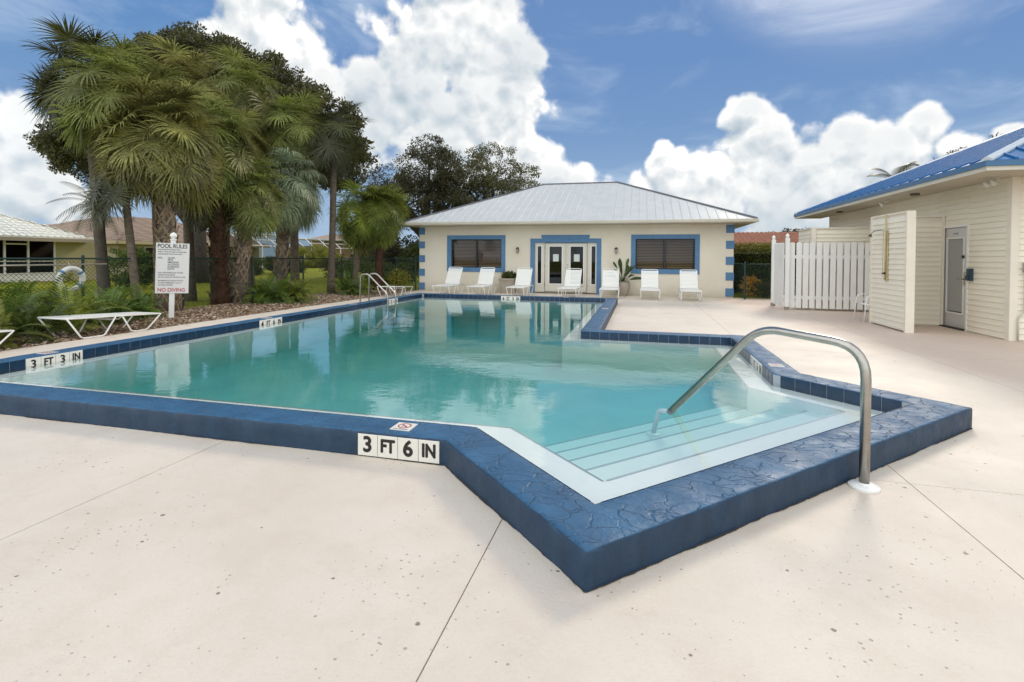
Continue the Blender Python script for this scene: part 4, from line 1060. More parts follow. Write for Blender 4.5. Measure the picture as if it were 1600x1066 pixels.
# pool rules sign
SG = empty('rules_sign', (-9.79, 8.71, 0), R(45), label='white pool rules sign on a white post in the planted bed', cat='sign'); SG.rotation_euler = (0, R(1.5), R(45))
MB().box(-.048, .048, .0, .096, -.1, 1.72).build('post', PAINTW, SG, bevel=.004)
MB().box(-.06, .06, -.012, .108, 1.72, 1.745).lathe([(.03, 1.745), (.035, 1.76), (.065, 1.80), (.062, 1.84), (.04, 1.87), (.006, 1.89)], (0, .048), 14).build('finial', PAINTW, SG, smooth=True)
bd = MB().box(-.30, .30, -.012, 0, .575, 1.655).build('board', mat('sign_white', (.74, .71, .68), .4, var=.05), SG)
def sign_text(s, x, z, size, m=INK, bold=.001, align='LEFT', sx=1, name='lettering'):
    o = link_mesh(name, text_mesh(s, size, m, bold, align, sx), bd); o.matrix_local = Matrix.Translation((x, -.0135, z)) @ Matrix.Rotation(R(90), 4, 'X')
sign_text('POOL RULES', -.275, 1.585, .118, bold=.0022, sx=.80)
for i, s in enumerate(['SHOWER BEFORE ENTERING POOL', 'SWIM AT YOUR OWN RISK. NO LIFEGUARD', 'CHILDREN MUST BE WITH AN ADULT']): sign_text(s, -.27, 1.51 - i * .047, .036, sx=.72, bold=.0006)
sign_text('NO:', -.27, 1.335, .052, bold=.0008)
for i, s in enumerate(['GLASS', 'PETS', 'SMOKING', 'ALCOHOL', 'RUNNING', 'RAFTS']): sign_text(s, -.09, 1.335 - i * .048, .050, bold=.0008, sx=.9)
for i, s in enumerate(['POOL OPEN FROM DAWN TO DUSK', 'RESIDENTS AND GUESTS', 'DO NOT SWALLOW THE POOL WATER']): sign_text(s, -.255, 1.015 - i * .047, .036, sx=.75, bold=.0006)
for i, s in enumerate(['MAXIMUM POOL CAPACITY POSTED', 'IN CASE OF EMERGENCY CALL 911', 'NO FOOD OR DRINK']): sign_text(s, -.25, .845 - i * .047, .036, sx=.75, bold=.0006)
sign_text('NO DIVING', -.26, .645, .108, REDINK, bold=.002, sx=.88)

# ================================================================== loungers
def flat_parts(root, L=1.95, Wd=.62, H=.34, r=.0135, back=None, m=POWDER):
    """sling lounger lying along +y from its foot end; back = raised angle in degrees of the last .78 m"""
    y1 = L if back is None else L - .76
    w = Wd / 2
    frame = MB()
    if back is None:
        frame.tube(roundpath([(-w, .2, H), (-w, 0, H), (w, 0, H), (w, .2, H)], .05, 4), r, 8)
        for s in (-1, 1): frame.tube([(s * w, .19, H), (s * w, L - .19, H)], r, 8)
        frame.tube(roundpath([(-w, L - .2, H), (-w, L, H), (w, L, H), (w, L - .2, H)], .05, 4), r, 8)
    else:
        frame.tube(roundpath([(-w, .2, H), (-w, 0, H), (w, 0, H), (w, .2, H)], .05, 4), r, 8)
        for s in (-1, 1): frame.tube([(s * w, .19, H), (s * w, L - .30, H)], r, 8)
        frame.tube([(-w, L - .30, H), (w, L - .30, H)], r, 8)
    frame.build('frame', m, root, smooth='all')
    # side leg loops: slanted legs joined by a runner on the floor
    for s in (-1, 1):
        a_ = MB().tube(roundpath([(s * w, .02, H), (s * (w - .02), .26, r), (s * (w - .02), .62, r), (s * w, .80, H)], .05, 4), r, 8); a_.build('leg', m, root, smooth='all')
        e_ = L - .02 if back is None else L - .30
        b_ = MB().tube(roundpath([(s * w, e_, H), (s * (w - .02), e_ - .26, r), (s * (w - .02), e_ - .55, r), (s * w, e_ - .74, H)], .05, 4), r, 8); b_.build('leg', m, root, smooth='all')
    for y in (.80, y1 - .45 if back else L - .76):
        MB().tube(roundpath([(-w, y, H), (-w + .08, y, H - .07), (w - .08, y, H - .07), (w, y, H)], .05, 3), .010, 6).build('cross_brace', m, root, smooth='all')
    st = MB(); y = .07
    ww, tt = .022, .0022
    def strap(c, d, n_):
        c = Vector(c); d = Vector(d).normalized() * ww; n_ = Vector(n_).normalized()
        pr = []
        for x in (-w - r * .6, -w + .03, w - .03, w + r * .6):
            sag = 0 if abs(x) > w - .02 else -.001
            pr.append([c + Vector((x, 0, 0)) - d + n_ * (r * .9 + sag), c + Vector((x, 0, 0)) + d + n_ * (r * .9 + sag)])
        k = [v for q in pr for v in q]; top = [v + n_ * tt for v in k]
        st.add(k + top, [(8, 10, 11, 9), (10, 12, 13, 11), (12, 14, 15, 13), (1, 3, 2, 0), (3, 5, 4, 2), (5, 7, 6, 4), (0, 2, 10, 8), (2, 4, 12, 10), (4, 6, 14, 12), (9, 11, 3, 1), (11, 13, 5, 3), (13, 15, 7, 5), (0, 8, 9, 1), (7, 15, 14, 6)])
    while y < y1 - .03: strap((0, y, H), (0, 1, 0), (0, 0, 1)); y += .0535
    so = st.build('seat_straps', VINYL, root)
    if back:
        bk = empty('backrest', (0, y1 - .04, H), 0); bk.parent = root; bk.rotation_euler = (R(back), 0, 0)
        w2 = w - .03
        MB().tube(roundpath([(-w2, 0, 0), (-w2, .78, 0), (w2, .78, 0), (w2, 0, 0)], .07, 5), r, 8).build('back_frame', m, bk, smooth='all')
        st = MB(); y = .05
        while y < .70: strap((0, y, 0), (0, 1, 0), (0, 0, 1)); y += .0535
        st.v = [(x * (w2 / w), yy, z) for x, yy, z in st.v]
        st.build('back_straps', VINYL, bk)
        for s in (-1, 1):
            q = Vector((s * (w2 - .02), y1 - .04 + .45 * math.cos(R(back)), H + .45 * math.sin(R(back))))
            MB().tube([q, (s * (w2 - .02), min(y1 + .40, L - .3), H)], .008, 6).build('prop', m, root)
    return root
GRPL = 'white loungers lined up before the clubhouse'
LB = ['white raised lounger below the left half of the left window, leftmost of the row', 'white raised lounger below the right half of the left window',
      'white raised lounger beside the square planter, left of the doors', 'white raised lounger in front of the right french door',
      'white raised lounger in front of the potted bird of paradise', 'white raised lounger squarely below the left half of the right window', 'white raised lounger below the right half of the right window, rightmost of the row']
# foot end position, heading of the back (0 = +y), from the photograph's ground contacts
spots = [(-7.00, 17.0, -1), (-5.68, 17.05, 0), (-4.24, 17.05, -1), (-2.42, 17.1, -2), (-1.0, 17.15, 1), (.34, 17.15, 0), (1.62, 17.1, -1)]
base = flat_parts(empty('pool_lounger', (0, 0, 0)), back=57)
for i, (x, y, a) in enumerate(spots):
    o = base if i == 0 else copy_tree(base)
    o.location = (x, y, 0); o.rotation_euler = (0, 0, R(a)); tag(o, LB[i], 'lounger', GRPL)
fl = flat_parts(empty('flat_lounger', (0, 0, 0)), L=1.67)
for c_ in fl.children:                                  # the let-down back hangs a little lower than the foot end
    for v in c_.data.vertices: v.co.z *= (.365 - .085 * v.co.y / 1.67) / .34
FG = 'flat white loungers on the left deck strip'
for i, (x, y, a, lb) in enumerate([(-9.18, 6.02, 0, 'flat white lounger in front of the pool rules sign, nearly whole in view'), (-9.14, 3.66, 0, 'flat white lounger cut by the left picture edge'), (-8.42, 15.6, 3, 'flat white lounger behind the pool ladder near the clubhouse corner')]):
    o = fl if i == 0 else copy_tree(fl)
    o.location = (x, y, 0); o.rotation_euler = (0, 0, R(a)); tag(o, lb, 'lounger', FG)

# strap arm chair by the shower screen
CHR = empty('patio_chair', (5.13, 13.03, 0), R(-90), label='low white strap armchair half hidden behind the shower screen', cat='chair')
w = .27
for s in (-1, 1):
    MB().tube(roundpath([(s * w, -.30, 0), (s * w, -.24, .60), (s * w, .10, .61), (s * w, .26, .58), (s * w, .30, 0)], .09, 5), .0125, 8).build('arm', POWDER, CHR, smooth='all')
fr = MB().tube(roundpath([(-w, -.25, .40), (-w, .22, .34), (-w, .36, .80), (w, .36, .80), (w, .22, .34), (w, -.25, .40)], .07, 4), .012, 8).tube([(-w, -.25, .40), (w, -.25, .40)], .012, 8); fr.build('frame', POWDER, CHR, smooth='all')
st = MB()
for i in range(8): y = -.22 + i * .058; z = .405 - i * .0075; st.box(-w, w, y - .022, y + .022, z + .010, z + .014)
st.build('seat_straps', VINYL, CHR)
st = MB()
for i in range(8): z = .40 + i * .052; y = .245 + i * .0155; st.box(-w, w, y - .014, y - .010, z - .02, z + .02)
st.build('back_straps', VINYL, CHR)

# planters by the clubhouse
POTW = mat('concrete_planter', (.42, .36, .29), .8, .2, var=.2, vscale=5, bump=.004)
PL = empty('square_planter', (-4.99, 19.1, 0), label='square concrete planter with low dark plants left of the doors', cat='planter')
mb = MB(); r0, r1 = .25, .30
vs = [(-r0, -r0, 0), (r0, -r0, 0), (r0, r0, 0), (-r0, r0, 0), (-r1, -r1, .52), (r1, -r1, .52), (r1, r1, .52), (-r1, r1, .52)]
mb.add(vs, [(3, 2, 1, 0), (4, 5, 6, 7), (0, 1, 5, 4), (1, 2, 6, 5), (2, 3, 7, 6), (3, 0, 4, 7)]).box(-.32, .32, -.32, .32, .50, .58); mb.build('pot', POTW, PL, bevel=.01)
def clump_quads(n, c, rad, l, w, seed, flat=1.0, up=.3):
    r = np.random.default_rng(seed); d = r.normal(size=(n, 3)); d /= np.linalg.norm(d, axis=1)[:, None]
    p = np.asarray(c) + d * (r.random((n, 1)) ** .45) * np.asarray(rad)
    a = r.normal(size=(n, 3)) + d * .8 + np.array([0, 0, up]); a /= np.linalg.norm(a, axis=1)[:, None]
    b = np.cross(a, r.normal(size=(n, 3))); b /= np.linalg.norm(b, axis=1)[:, None]
    L_ = l * r.uniform(.6, 1.3, (n, 1)); W_ = w * r.uniform(.6, 1.3, (n, 1))
    return np.stack([p, p + a * L_ * .5 - b * W_, p + a * L_, p + a * L_ * .5 + b * W_], 1)
o = link_mesh('foliage', np_mesh('foliage', clump_quads(420, (0, 0, .66), (.30, .30, .13), .12, .03, 5), 4, SHRUB), PL)
BP = empty('bird_of_paradise', (-.62, 19.05, 0), label='potted bird of paradise with tall paddle leaves beside the right window', cat='potted plant')
MB().lathe([(.16, 0), (.26, .25), (.28, .42), (.24, .50), (.26, .54), (.22, .54), (.20, .48)], (0, 0), 18).build('pot', POTW, BP, smooth=True)
LEAFP = leafmat('paddle_leaf', (.06, .10, .03), (.035, .06, .02), trans=.2)
for k in range(15):
    az = k * 2.4 + .3; tilt = [.2, .4, .6, .8, 1.0, 1.15][k % 6]; Ls = random.uniform(.30, .62) * (1.1 - .4 * tilt)
    d = Vector((math.cos(az) * math.sin(tilt), math.sin(az) * math.sin(tilt) * .6, math.cos(tilt)))
    side = d.cross(Vector((math.sin(az * 1.7), .8, .2))).normalized(); b0 = Vector((0, 0, .48)); tip0 = b0 + d * Ls
    mb = MB(); mb.tube([b0, tip0], [.013, .007], 5)
    nL = 7; prev = None; bl_ = random.uniform(.40, .60); cup = side.cross(d).normalized(); vs = []
    for i in range(nL + 1):
        t = i / nL; c_ = tip0 + d * bl_ * t + Vector((0, 0, -1)) * .10 * t * t * (1 + tilt); ww = .062 * math.sin(math.pi * min(.97, t * .93 + .05)) ** .8
        vs += [c_ - side * ww + cup * ww * .4, c_, c_ + side * ww + cup * ww * .4]
    mb.add(vs, [(i * 3 + j, i * 3 + j + 1, i * 3 + j + 4, i * 3 + j + 3) for i in range(nL) for j in (0, 1)])
    mb.build('leaf', LEAFP, BP)

# ================================================================== neighbouring houses
WH = empty('white_roof_house', (-29.3, 17, 0), label='pale yellow house with white tiled hip roof and screened porch', cat='house'); HO = Vector((-29.3, 17, 0))
YWALL = mat('pale_yellow_stucco', (.50, .44, .25), .85, .2, var=.12, vscale=1.2)
WROOF = mat('white_roof_tile', (.88, .85, .76), .6, .3, var=.08, vscale=2.4)
def hb_(name, m, x0, x1, y0, y1, z0, z1, root, org): return MB().box(x0 - org.x, x1 - org.x, y0 - org.y, y1 - org.y, z0, z1).build(name, m, root)
# facade at x=-29.3 faces +x; porch recess y 12..19.2
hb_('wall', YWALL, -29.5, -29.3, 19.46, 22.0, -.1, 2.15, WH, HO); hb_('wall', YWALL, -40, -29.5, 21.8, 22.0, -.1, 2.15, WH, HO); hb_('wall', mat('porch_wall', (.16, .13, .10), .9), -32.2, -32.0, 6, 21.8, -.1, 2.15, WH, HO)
hb_('wall', YWALL, -40, -29.5, 6, 6.2, -.1, 2.15, WH, HO); hb_('porch_floor', POTW, -32, -29.3, 6.2, 19.42, -.1, .04, WH, HO)
hb_('kick_plate', PAINTW, -29.36, -29.30, 6.2, 19.42, .04, .42, WH, HO)
sc_ = MB().add([(-29.33 - HO.x, 6.2 - HO.y, .42), (-29.33 - HO.x, 19.42 - HO.y, .42), (-29.33 - HO.x, 19.42 - HO.y, 2.1), (-29.33 - HO.x, 6.2 - HO.y, 2.1)], [(0, 1, 2, 3)]).build('screen', glass_mat('insect_screen', (.30, .28, .25), 1.05), WH)
for y in (8.0, 10.0, 12.2, 14.0, 15.6, 17.3, 18.26, 19.42): hb_('screen_post', PAINTW, -29.37, -29.28, y - .04, y + .04, .0, 2.15, WH, HO)
for z in (.42, 1.02, 2.08): hb_('screen_rail', PAINTW, -29.36, -29.27, 6.2, 19.42, z, z + .05, WH, HO)
hb_('door_frame', PAINTW, -29.36, -29.26, 17.3, 18.26, 1.85, 1.92, WH, HO)
def tile_slope(e0, e1, inn, zE, slope, D, root, org, m, course=.33, wave=.30, hipL=True, hipR=True, name='tile_course'):
    """each course of barrel tiles is one stepped, rippled strip"""
    e0 = Vector((*e0, 0)); e1 = Vector((*e1, 0)); L = (e1 - e0).length; u = (e1 - e0) / L; nn = Vector((*inn, 0)); k = int(D / course)
    for i in range(k):
        q0, q1 = i * course, (i + 1) * course + .03; a0 = q0 if hipL else 0; a1 = L - q0 if hipR else L
        if a1 - a0 < .3: break
        step = wave / 4; ns = max(2, int((a1 - a0) / step)); vs = []; fs = []
        for j in range(ns + 1):
            a_ = a0 + (a1 - a0) * j / ns; h = .028 * (1 + math.sin(2 * math.pi * a_ / wave))
            for (q, dz) in ((q0, -.02), (q0, .04 + h), (q1, h)):
                p = e0 + u * a_ + nn * q; vs.append((p.x - org.x, p.y - org.y, zE + slope * q + dz))
        for j in range(ns):
            for r_ in (0, 1): fs.append((j * 3 + r_, (j + 1) * 3 + r_, (j + 1) * 3 + r_ + 1, j * 3 + r_ + 1))
        mb = MB(); mb.add(vs, fs); mb.build(name, m, root)
tile_slope((-28.6, 4.5), (-28.6, 20.9), (-1, 0), 2.22, .42, 8.2, WH, HO, WROOF)
tile_slope((-28.6, 20.9), (-45, 20.9), (0, -1), 2.22, .42, 8.2, WH, HO, WROOF)
hb_('fascia', mat('house_fascia', (.42, .34, .26), .6), -28.62, -28.56, 4.5, 20.95, 2.03, 2.2, WH, HO); hb_('fascia', mat('house_fascia', (.5, .4, .3)), -40, -28.6, 20.9, 20.95, 2.03, 2.2, WH, HO)
hb_('soffit', SOFFIT, -29.5, -28.62, 4.5, 20.9, 2.1, 2.12, WH, HO)
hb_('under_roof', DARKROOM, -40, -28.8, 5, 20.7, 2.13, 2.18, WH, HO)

BHs = empty('brown_roof_house', (-35, 31, 0), label='beige house with brown shingled roof behind the trunks and shrubs', cat='house'); B2 = Vector((-35, 31, 0))
BEI = mat('beige_stucco', (.46, .40, .26), .85, .2, var=.1); BRF = mat('brown_shingle', (.38, .28, .22), .9, .1, var=.25, vscale=5)
hb_('wall', BEI, -48, -35, 27.1, 27.3, -.1, 2.35, BHs, B2); hb_('wall', BEI, -35.2, -35, 27.3, 40.4, -.1, 2.35, BHs, B2); hb_('wall', BEI, -48, -35.2, 40.2, 40.4, -.1, 2.35, BHs, B2)
for y in (29.0, 35.5): 
    hb_('window', PAINTW, -35.0, -34.96, y, y + 1.6, .9, 2.0, BHs, B2); hb_('window_pane', DARKROOM, -34.97, -34.95, y + .08, y + 1.52, .98, 1.92, BHs, B2)
tile_slope((-34.3, 26.5), (-34.3, 41.0), (-1, 0), 2.35, .36, 6.0, BHs, B2, BRF, course=.28, wave=1.1, name='shingle_course')
tile_slope((-50, 26.5), (-34.3, 26.5), (0, 1), 2.35, .36, 6.0, BHs, B2, BRF, course=.28, wave=1.1, name='shingle_course')
hb_('fascia', mat('tan_fascia', (.50, .40, .26), .6), -34.33, -34.26, 26.5, 41.0, 2.14, 2.36, BHs, B2); hb_('fascia', MATS['tan_fascia'], -50, -34.3, 26.45, 26.5, 2.14, 2.36, BHs, B2)

# pool cages further along
CAGEM = mat('cage_frame', (.70, .70, .68), .4); SCR = glass_mat('cage_screen', (.62, .63, .60), 1.05)
def cage(loc, L, D, H, rz, label, ny=4):
    c = empty('pool_cage', loc, rz, label=label, cat='screen enclosure', group='screened pool cages')
    t = .05
    for i in range(ny + 1):
        x = L * i / ny
        MB().box(x - t, x + t, -t, t, 0, H).build('post', CAGEM, c); MB().tube([(x, 0, H), (x, 1.5, H + 1.1), (x, D, H + 1.1)], .05, 4).build('rafter', CAGEM, c); MB().box(x - t, x + t, D - t, D + t, 0, H + 1.1).build('post', CAGEM, c)
    for z in (.0, 1.0, H): MB().box(-t, L + t, -t * .8, t * .8, z - .04, z + .04).build('rail', CAGEM, c)
    for y, z in ((.75, H + .55), (1.5, H + 1.1), (D, H + 1.1)): MB().box(0, L, y - .04, y + .04, z - .04, z + .04).build('purlin', CAGEM, c)
    MB().add([(0, 0, 0), (L, 0, 0), (L, 0, H), (0, 0, H), (0, 1.5, H + 1.1), (L, 1.5, H + 1.1), (L, D, H + 1.1), (0, D, H + 1.1), (0, D, 0), (L, D, 0)], [(0, 1, 2, 3), (3, 2, 5, 4), (4, 5, 6, 7), (1, 9, 6, 5, 2), (0, 3, 4, 7, 8)]).build('screen_panel', SCR, c)
    MB().box(-.3, L + .3, -.3, D, -.05, .05).build('slab', CAGEM, c)
    MB().box(0, L, D + .1, D + .3, 0, H + .3).build('house_wall', mat('far_wall', (.30, .26, .20), .9), c)
cage((-32.6, 36.0, 0), 9.5, 5, 2.3, R(97), 'white framed pool cage behind the paired palm trunks')
cage((-38.0, 53.0, 0), 6.5, 5, 2.4, R(80), 'smaller pool cage seen right of the booted palm trunk', 3)
FH_ = empty('orange_house', (-52, 74, 0), label='distant orange-walled house beyond the lawn', cat='house')
MB().box(-2, 3, 0, 6, 0, 4.0).build('wall', mat('orange_stucco', (.42, .27, .16), .85), FH_)
MB().add([(-3, -1, 4.0), (4, -1, 4.0), (4, 7, 4.0), (-3, 7, 4.0), (0, 3, 5.2), (1, 3, 5.2)], [(0, 1, 5, 4), (1, 2, 5), (2, 3, 4, 5), (3, 0, 4), (3, 2, 1, 0)]).build('roof', BRF, FH_)
# house with terracotta roof beyond the hedge, right
TH = empty('terracotta_roof_house', (9, 38, 0), label='house with terracotta tiled roof beyond the clipped hedge', cat='house'); T2 = Vector((9, 38, 0))
TER = mat('terracotta_tile', (.34, .14, .085), .75, .2, var=.3, vscale=3)
hb_('wall', BEI, 2, 22, 36, 36.2, 0, 2.3, TH, T2)
tile_slope((-2, 35.2), (24, 35.2), (0, 1), 2.25, .28, 3.6, TH, T2, TER, course=.36, wave=.3)
hb_('under_roof', TER, 1.6, 20.6, 38.8, 38.9, 0, 3.2, TH, T2)
# ================================================================== palms
def fan_verts(elev, Lp, Rb, nleaf, seed, droop=1.0, limp=.0, width=.021):
    """costapalmate leaf: stalk, arching rib and a fan of drooping split segments; built at pitch elev, growing along +x"""
    r = random.Random(seed); q = []
    d0 = Vector((math.cos(elev), 0, math.sin(elev))); G_ = Vector((0, 0, -1)); side0 = Vector((0, 1, 0))
    def arc(p, d, L, n_, g):
        out = [p.copy()]
        d = d.copy()
        for i in range(n_):
            d = (d + G_ * g / n_).normalized(); p = p + d * (L / n_); out.append(p.copy())
        return out, d
    st, d1 = arc(Vector((0, 0, 0)), d0, Lp, 4, .28 * droop + .1)
    for a_, b_ in zip(st, st[1:]):
        n_ = Vector((0, 1, 0)) * .013; u_ = Vector((0, 0, .010))
        q.append([a_ - n_, b_ - n_, b_ + u_, a_ + u_]); q.append([a_ + n_, a_ + u_, b_ + u_, b_ + n_])
    pit = R(34) if elev > .8 else R(62)
    d1 = (d1 * math.cos(pit) + Vector((0, 1, 0)).cross(d1) * math.sin(pit)).normalized()
    rib, d2 = arc(st[-1], d1, Rb * .34, 5, .35 * droop)
    roll = r.uniform(-.35, .35)
    for i in range(nleaf):
        t = i / (nleaf - 1) * 2 - 1; s = 1 if t > 0 else -1
        f = 1 - abs(t)                                   # 0 at the base lobes, 1 at the tip
        bi = min(4, int((f ** 1.1) * 5)); bp = rib[bi].lerp(rib[bi + 1], (f ** 1.1) * 5 - bi if bi < 5 else 0); bd = (rib[bi + 1] - rib[bi]).normalized()
        ang = s * (1 - f) * R(150) + r.gauss(0, .05)
        sd_ = Matrix.Rotation(roll, 3, bd) @ side0
        up = sd_.cross(bd).normalized() * -1
        d = (bd * math.cos(ang) + sd_ * math.sin(ang) + up * (.16 * (1 - f) + r.gauss(0, .05))).normalized()
        L = Rb * (.72 + .28 * math.sin(f * 2.6)) * r.uniform(.78, 1.10) * (1 - .18 * f)
        n_ = 5; g = [.02, .05, .22, .60, .95]; p = bp.copy(); wv = d.cross(up)
        if wv.length < .01: wv = sd_
        wv.normalize(); pts = [(p.copy(), .004)]
        lim = 1 + limp * r.uniform(.5, 1.5)
        for k in range(n_):
            d = (d + G_ * g[k] * .62 * droop * lim * r.uniform(.8, 1.25)).normalized(); p = p + d * L / n_
            pts.append((p.copy(), width * (1, 1.25, .85, .5, .06)[k] * (.75 + .5 * Rb / 1.1)))
        fold = up * .0
        for (a_, wa), (b_, wb) in zip(pts, pts[1:]):
            q.append([a_ - wv * wa, b_ - wv * wb, b_ + wv * wb, a_ + wv * wa])
    return [[v[:] for v in f] for f in q]
FR = {}
def frond_mesh(kind, ei, var, Lp, Rb, nl, m, droop, limp, width):
    key = (kind, ei, var)
    if key not in FR:
        el = [1.25, .95, .65, .35, .05, -.3, -.7, -1.1][ei]
        FR[key] = np_mesh('frond', fan_verts(el, Lp, Rb, nl, sum(map(ord, kind)) * 31 + ei * 7 + var, droop, limp, width), 4, m)
    return FR[key]
KINDS_ = {  # stalk length, blade radius, segments, material, droop, limp, width
    'olive': (.88, .98, 58, LEAF_OLIVE, .38, .7, .0135), 'green': (.72, .88, 52, LEAF_GREEN, .42, .7, .0135), 'yellow': (.52, .78, 50, LEAF_YELLOW, .42, .5, .0115),
    'silver': (.80, 1.0, 58, LEAF_BLUE, .85, .9, .0135), 'dark': (.62, .72, 54, LEAF_DARK, .40, .0, .012), 'dead': (.7, .85, 44, LEAF_DEAD, 1.5, .9, .009)}
def trunk_rings(b, t, r0, r1, seed, lean=0, n=14):
    rr = random.Random(seed); pts = []; rad = []
    for i in range(n + 1):
        f = i / n; p = Vector(b).lerp(Vector(t), f); p.x += math.sin(f * 3) * lean; pts.append(p)
        rad.append((r0 + (r1 - r0) * f) * (1 + .35 * math.exp(-f * 9)) * rr.uniform(.96, 1.04))
    return pts, rad
def palm(base, top, r0, kind, n, label, booted=False, scale=1, low=0, dead=0, seed=1, trunkm=BARK, up=1.0, az0=0, boot_from=0.0, name='palm_tree', minei=0, maxei=5):
    root = empty(name, base, label=label, cat='palm tree', group='cabbage palms along the fence')
    B = Vector(base); T = Vector(top); rr = random.Random(seed)
    pts, rad = trunk_rings((0, 0, -.05), T - B, r0, r0 * .85, seed, 0)
    tm = MB().tube(pts, rad, 14)
    tm.build('trunk', trunkm, root, smooth='all')
    if booted:
        mb = MB(); H = (T - B).length; rows = int(H * (1 - boot_from) / .085); k = 0
        for i in range(rows):
            for s in range(3):
                k += 1; f = boot_from + (1 - boot_from) * (i + s / 3) / rows; c = pts[0].lerp(pts[-1], f); a_ = k * 2.39996 + rr.uniform(-.4, .4)
                R0 = (r0 + (r0 * .85 - r0) * f) * (1 + .35 * math.exp(-f * 9)); out = Vector((math.cos(a_), math.sin(a_), 0)); tg = Vector((-out.y, out.x, 0))
                h = rr.uniform(.12, .30); fl_ = rr.uniform(.02, .11); c = c + Vector((0, 0, rr.uniform(-.05, .05)))
                if rr.random() < .12: continue
                for sgn in (-1, 1):        # the split boot: two crossing straps rising from a shared foot
                    p0 = c + out * (R0 * .92) + tg * sgn * .085 + Vector((0, 0, -.06)); p1 = c + out * (R0 + fl_ * .5) + tg * sgn * .015 + Vector((0, 0, h * .5)); p2 = c + out * (R0 + fl_) - tg * sgn * .05 + Vector((0, 0, h))
                    w_ = rr.uniform(.024, .036); tk = .018
                    vs = []
                    for p, ww in ((p0, w_ * 1.3), (p1, w_), (p2, w_ * .5)): vs += [p - tg * ww, p + out * tk, p + tg * ww]
                    mb.add(vs, [(0, 1, 4, 3), (1, 2, 5, 4), (3, 4, 7, 6), (4, 5, 8, 7), (2, 0, 3, 5), (5, 3, 6, 8)])
        o = mb.build('leaf_bases', BOOT if trunkm is BARK else trunkm, root); o['kind'] = 'stuff'
    Lp, Rb, nl, m, droop, limp, width = KINDS_[kind]
    D = T - B
    for i in range(n + low + dead):
        if i < n: f = (i + .5) / n; ei = max(minei, min(maxei, int(f ** .85 * (maxei + 1.5)))); K_ = kind
        elif i < n + low: ei = rr.choice((5, 6)); K_ = kind
        else: ei = rr.choice((6, 7)); K_ = 'dead'
        if K_ == kind and i < n and kind in ('olive', 'green') and rr.random() < (.07 + .12 * f): K_ = rr.choice(('yellow', 'dead' if f > .55 else 'yellow', 'olive'))
        L_ = KINDS_[K_]; me = frond_mesh(K_, ei, rr.randrange(2), L_[0], L_[1], L_[2], L_[3], L_[4], L_[5], L_[6])
        o = link_mesh('frond', me, root); sc_ = scale * rr.uniform(.88, 1.1)
        o.location = D + Vector((0, 0, .12 - .075 * ei + rr.uniform(-.05, .05))); o.scale = (sc_,) * 3
        o.rotation_euler = (rr.uniform(-.12, .12), rr.uniform(-.08, .08), az0 + i * 2.39996 + rr.uniform(-.25, .25))
    return root
palm((-11.27, 9.98, 0), (-11.5, 10.0, 4.15), .21, 'olive', 96, 'large round-crowned palm behind the pool rules sign with criss-cross boots', True, .98, low=0, dead=2, seed=3)
palm((-13.0, 9.75, 0), (-13.55, 9.75, 5.75), .125, 'dark', 34, 'tall dark palm at far left with smooth grey trunk', False, 1.15, dead=1, seed=4, trunkm=mat('grey_palm_bark', (.13, .105, .085), .9, .1, var=.35, vscale=9, bump=.01, bscale=30))
palm((-11.40, 9.30, 0), (-12.5, 9.6, 5.3), .085, 'green', 34, 'slender leaning palm between the grey trunk and rules sign', False, 1.0, dead=0, seed=5)
palm((-11.70, 12.0, 0), (-11.95, 12.0, 4.6), .20, 'green', 60, 'palm with dark reddish trunk, left of a touching pair', True, .95, low=2, dead=2, seed=6, trunkm=BARKDARK)
palm((-11.78, 12.66, 0), (-11.45, 12.8, 3.2), .205, 'green', 44, 'short palm with pale criss-cross boots, right of a touching pair', True, .85, low=2, dead=1, seed=7)
palm((-13.60, 15.3, 0), (-14.0, 15.3, 7.2), .13, 'green', 30, 'tall slim palm rising behind the fence in the middle of the clump', False, 1.15, dead=2, seed=8)
palm((-12.30, 15.15, 0), (-12.0, 15.15, 3.75), .205, 'silver', 52, 'booted palm with silvery drooping fronds', True, .98, low=4, dead=1, seed=9)
palm((-12.6, 16.4, 0), (-12.7, 16.4, 6.2), .15, 'green', 34, 'palm half hidden behind the silvery palm with a higher crown', False, 1.15, dead=3, seed=10)
palm((-11.40, 16.9, 0), (-11.25, 16.9, 5.85), .125, 'dark', 17, 'slim palm with sparse dark crown standing clear of the clump', False, 1.3, seed=11)
palm((-11.1, 18.1, 0), (-10.95, 18.1, 3.2), .13, 'yellow', 40, 'low palm with yellowing drooping fronds beside the slim trunk', False, 1.15, low=2, dead=1, seed=12, maxei=7)
palm((-10.25, 18.35, 0), (-10.05, 18.35, 3.30), .16, 'yellow', 104, 'round yellow-green palm by the clubhouse corner with dark trunk', False, 1.0, low=4, seed=13, maxei=7, trunkm=BARKDARK)
palm((-13.2, 12.4, 0), (-13.4, 12.4, 6.2), .14, 'olive', 32, 'high-crowned palm in the back row above the paired trunks', False, .98, dead=2, seed=14)
palm((-12.6, 10.9, 0), (-12.8, 10.9, 5.1), .13, 'green', 30, 'palm in the back row behind the large round crown', False, 1.15, dead=3, seed=15)
palm((-13.5, 14.0, 0), (-13.4, 14.0, 5.0), .14, 'olive', 32, 'back row palm filling the gap behind the silvery crown', False, 1.05, dead=3, seed=16)
